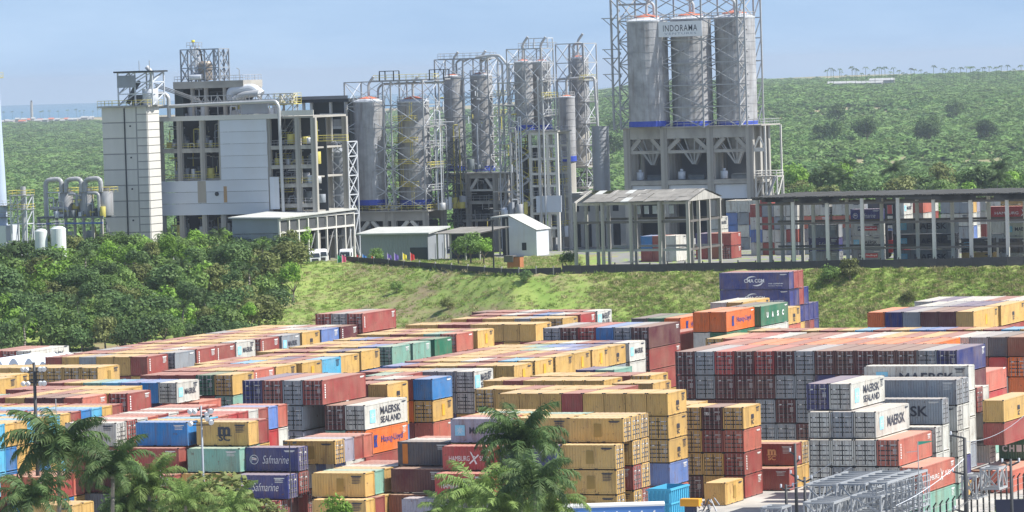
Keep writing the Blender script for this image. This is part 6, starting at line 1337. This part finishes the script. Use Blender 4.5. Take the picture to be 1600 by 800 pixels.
# grass tufts on the bank and forest beyond: one instanced mass each
def scatter(name, pts, scales, protos, label, cat):
    me = bpy.data.meshes.new(name); me.from_pydata(pts, [], []); a = me.attributes.new('sc', 'FLOAT_VECTOR', 'POINT'); a.data.foreach_set('vector', [c for q in scales for c in (q, q, min(q, 3.2+.18*q))])
    o = mesh_obj(name, me, label=label, cat=cat, kind='stuff'); col = bpy.data.collections.new(name+'_kinds')
    for p in protos: col.objects.link(bpy.data.objects.new('clump', p))
    ng = bpy.data.node_groups.new(name, 'GeometryNodeTree'); ng.interface.new_socket('Geometry', in_out='INPUT', socket_type='NodeSocketGeometry'); ng.interface.new_socket('Geometry', in_out='OUTPUT', socket_type='NodeSocketGeometry')
    gi, go = ng.nodes.new('NodeGroupInput'), ng.nodes.new('NodeGroupOutput'); iop = ng.nodes.new('GeometryNodeInstanceOnPoints'); ci = ng.nodes.new('GeometryNodeCollectionInfo'); ci.inputs[0].default_value = col; ci.inputs['Separate Children'].default_value = True
    na = ng.nodes.new('GeometryNodeInputNamedAttribute'); na.data_type = 'FLOAT_VECTOR'; na.inputs[0].default_value = 'sc'; rv = ng.nodes.new('FunctionNodeRandomValue'); rv.data_type = 'FLOAT_VECTOR'; rv.inputs[0].default_value = (0, 0, 0); rv.inputs[1].default_value = (0, 0, 6.28)
    L = ng.links.new; L(gi.outputs[0], iop.inputs['Points']); L(ci.outputs[0], iop.inputs['Instance']); iop.inputs['Pick Instance'].default_value = True; L(rv.outputs[0], iop.inputs['Rotation']); L(na.outputs[0], iop.inputs['Scale']); L(iop.outputs[0], go.inputs[0])
    md = o.modifiers.new('scatter', 'NODES'); md.node_group = ng; return o
def tuft_mesh(seed, mat):
    r = random.Random(seed); b = MB()
    for i in range(26):
        a = r.uniform(0, 6.28); x, y = r.gauss(0, .4), r.gauss(0, .4); h_ = r.uniform(.15, .55); b.tri((x-.07*math.cos(a), y-.07*math.sin(a), -.1), (x+.07*math.cos(a), y+.07*math.sin(a), -.1), (x+r.uniform(-.5, .5), y+r.uniform(-.5, .5), h_))
    return b.mesh('tuft', [mat])
MT1 = leafmat('grass_blade_green', (.15, .24, .04), (.25, .33, .08), .06); MT2 = leafmat('grass_blade_dry', (.32, .29, .14), (.42, .38, .2), .06)
P_, S_ = [], []
gr = random.Random(31)
for i in range(50000):
    x = gr.uniform(-62, 150); y = gr.uniform(base_y(x)-4, (932 if -30 < x < 14 else wall_y(x)+(25 if x < 14 else -.6)))
    if x < -40 and gr.random() < .5: continue
    P_.append((x, y, bankz(x, y) if y > base_y(x) else 0)); S_.append(gr.uniform(.35, .8)*(.8 if gr.random() < .85 else 1.6))
scatter('bank_grass_tufts', P_, S_, [tuft_mesh(i, MT1 if i < 5 else MT2) for i in range(8)], 'long grass covering the bank below the terrace wall', 'grass')
FC = [crown_mesh('clump', 90, .30, 200+i, MMANG if i < 4 else MMANG2, .75, 7, .55) for i in range(6)]
P_, S_ = [], []
y = 1085.0
while y < 7300:
    spc = 4.0+(y-1085)*.0018; n = int(.27*y/spc)
    for i in range(n):
        x = -.135*y+.27*y*(i+gr.random())/n; yy = y+gr.uniform(-.5, .5)*spc
        if x/yy > .02 and math.sin(x*.011+2)*math.sin(yy*.0045+x*.002) > .55 and 2300 < yy < 4300 and gr.random() < .85: continue
        P_.append((x, yy, ground_z(x, yy)+.2)); S_.append(spc*gr.uniform(.75, 1.15)+gr.random()**8*4)
    y += spc*1.25
print('forest', len(P_))
scatter('mangrove_forest', P_, S_, FC, 'low green forest stretching from the works to the horizon', 'forest')
for i in range(70):
    X = gr.uniform(1195, 1620) if i < 62 else gr.uniform(940, 972); d = gr.choice((1240, 1270, 1310, 1350, 1400, 1280, 1300, 1380, 2700, 3300)) + gr.uniform(-30, 30); p = pt(X, 300, d); rad = gr.uniform(3.5, 6.5) if d < 1500 else gr.uniform(6, 10)
    z = ground_z(p.x, p.y)
    if i % 6 == 3 and d < 1500: palm(Vector((p.x, p.y, z+9)), 5, 26, f'{nth(i)} palm standing out of the forest beyond the works', 0, i, z, 'trees standing out of the forest')
    else: tree(p.x, p.y, z-.5, rad, rad*1.7, ('dark', 'mid green', 'dark', 'olive', 'bright green')[i % 5] if d < 1700 else 'dark', f'{("dark", "mid green", "dark", "olive", "bright green")[i % 5] if d < 1700 else "dark"} tree at {"the forest edge" if d < 1700 else "the far clearing"}, {ORD[i % 18]} of {("the first", "the next", "the third", "the last")[i//18]} batch', 'trees standing out of the forest', i+100)
# far settlement, lighthouse and horizon palms
MHW = simple('render_white', (.36, .37, .37), .8); MTL = simple('clay_tile', (.5, .16, .09), .8)
b = MB()
for i in range(9): a = i*.7; b.quad((0, 0, 1), (math.cos(a)*.12-.03*math.sin(a), math.sin(a)*.12, 1.03), (math.cos(a)*.34, math.sin(a)*.34, .86), (math.cos(a)*.14+.05, math.sin(a)*.14+.03, .98))
b.bar((0, 0, 0), (.03, 0, 1), .02, 0, 4); FPALM = b.mesh('palm', [ML1])
for i in range(64):
    if i < 50: X = 1290+310*(i+gr.random()*.8)/50; d = 4950+gr.uniform(-150, 250); hgt = gr.uniform(8, 14)
    else: X = (5, 18, 33, 62, 76, 90, 105, 118, 130, 144, 152, 158, 66, 124)[i-50]; d = 7850; hgt = gr.uniform(9, 13)
    p = pt(X, 150, d); o = mesh_obj('distant_palm', FPALM, label=('tiny palm silhouette on the right horizon ridge, %s from its left end' % nth(i)) if i < 50 else 'tiny palm over the far coastal village, %s from left' % nth(i-50), cat='palm', group='palms on the horizon'); o.location = (p.x, p.y, ground_z(p.x, p.y)+3); o.scale = (hgt*1.0, hgt*1.0, hgt*1.45); o.rotation_euler = (0, 0, i)
def house(X, d, w_, h_, lab, roof=True, dep=9):
    p = pt(X, 150, d); z = ground_z(p.x, p.y); rt = empty('house', (p.x, p.y, z), gr.uniform(-.3, .3), label=lab, cat='house', group='houses of the far coastal village'); bx(rt, 'wall', -w_/2, w_/2, 0, dep, 0, h_, MHW)
    b = MB(); o_ = .6; b.quad((-w_/2-o_, -o_, h_), (w_/2+o_, -o_, h_), (w_/2+o_, dep/2, h_+2.4), (-w_/2-o_, dep/2, h_+2.4)); b.quad((w_/2+o_, dep+o_, h_), (-w_/2-o_, dep+o_, h_), (-w_/2-o_, dep/2, h_+2.4), (w_/2+o_, dep/2, h_+2.4)); b.tri((w_/2+o_, -o_, h_), (w_/2+o_, dep+o_, h_), (w_/2+o_, dep/2, h_+2.4)); b.build('roof', [MTL if roof else MHW], rt)
for i in range(22): X = 4+i*6.6+gr.uniform(-2, 2); house(X, 7600-gr.uniform(0, 450), gr.uniform(5, 11), gr.uniform(5, 9), f'far village house, {ORD[i % 18]} {"roof" if i < 18 else "small roof"} from the left edge', gr.random() < .15)
for X, w_, lab in ((1345, 60, 'long low white building on the right ridge'), (1378, 34, 'taller white block on the right ridge'), (1316, 40, 'pale low building left on the right ridge')): house(X, 5000, w_*.8, 5 if X != 1378 else 8, lab, False, 12)
p = pt(49, 157, 7700); rt = empty('lighthouse', (p.x, p.y, ground_z(p.x, p.y)), 0, label='white lighthouse above the far coastal village', cat='lighthouse'); Hh = p.z-ground_z(p.x, p.y); b = MB(); b.bar((0, 0, 0), (0, 0, Hh-2), 2.6, 0, 10, 2.0); b.build('tower', [MHW], rt); cyl(rt, 'lantern_room', 0, 0, Hh-2, Hh, 1.3, MBLACK); cyl(rt, 'gallery', 0, 0, Hh-2.3, Hh-2, 2.8, MHW)
# ---------------------------------------------------------------- haze
m, nt, b = newmat('air_haze'); nt.nodes.remove(b); pv_ = N(nt, 'ShaderNodeVolumePrincipled'); pv_.inputs['Color'].default_value = (.82, .9, 1, 1); pv_.inputs['Density'].default_value = 0.6e-4; pv_.inputs['Anisotropy'].default_value = .3
nt.links.new(pv_.outputs[0], nt.nodes['Material Output'].inputs['Volume'])
b = MB(); b.box(-4700, 4700, -60, 15500, -15.6, 76); b.build('haze', [m], None, kind='stuff')
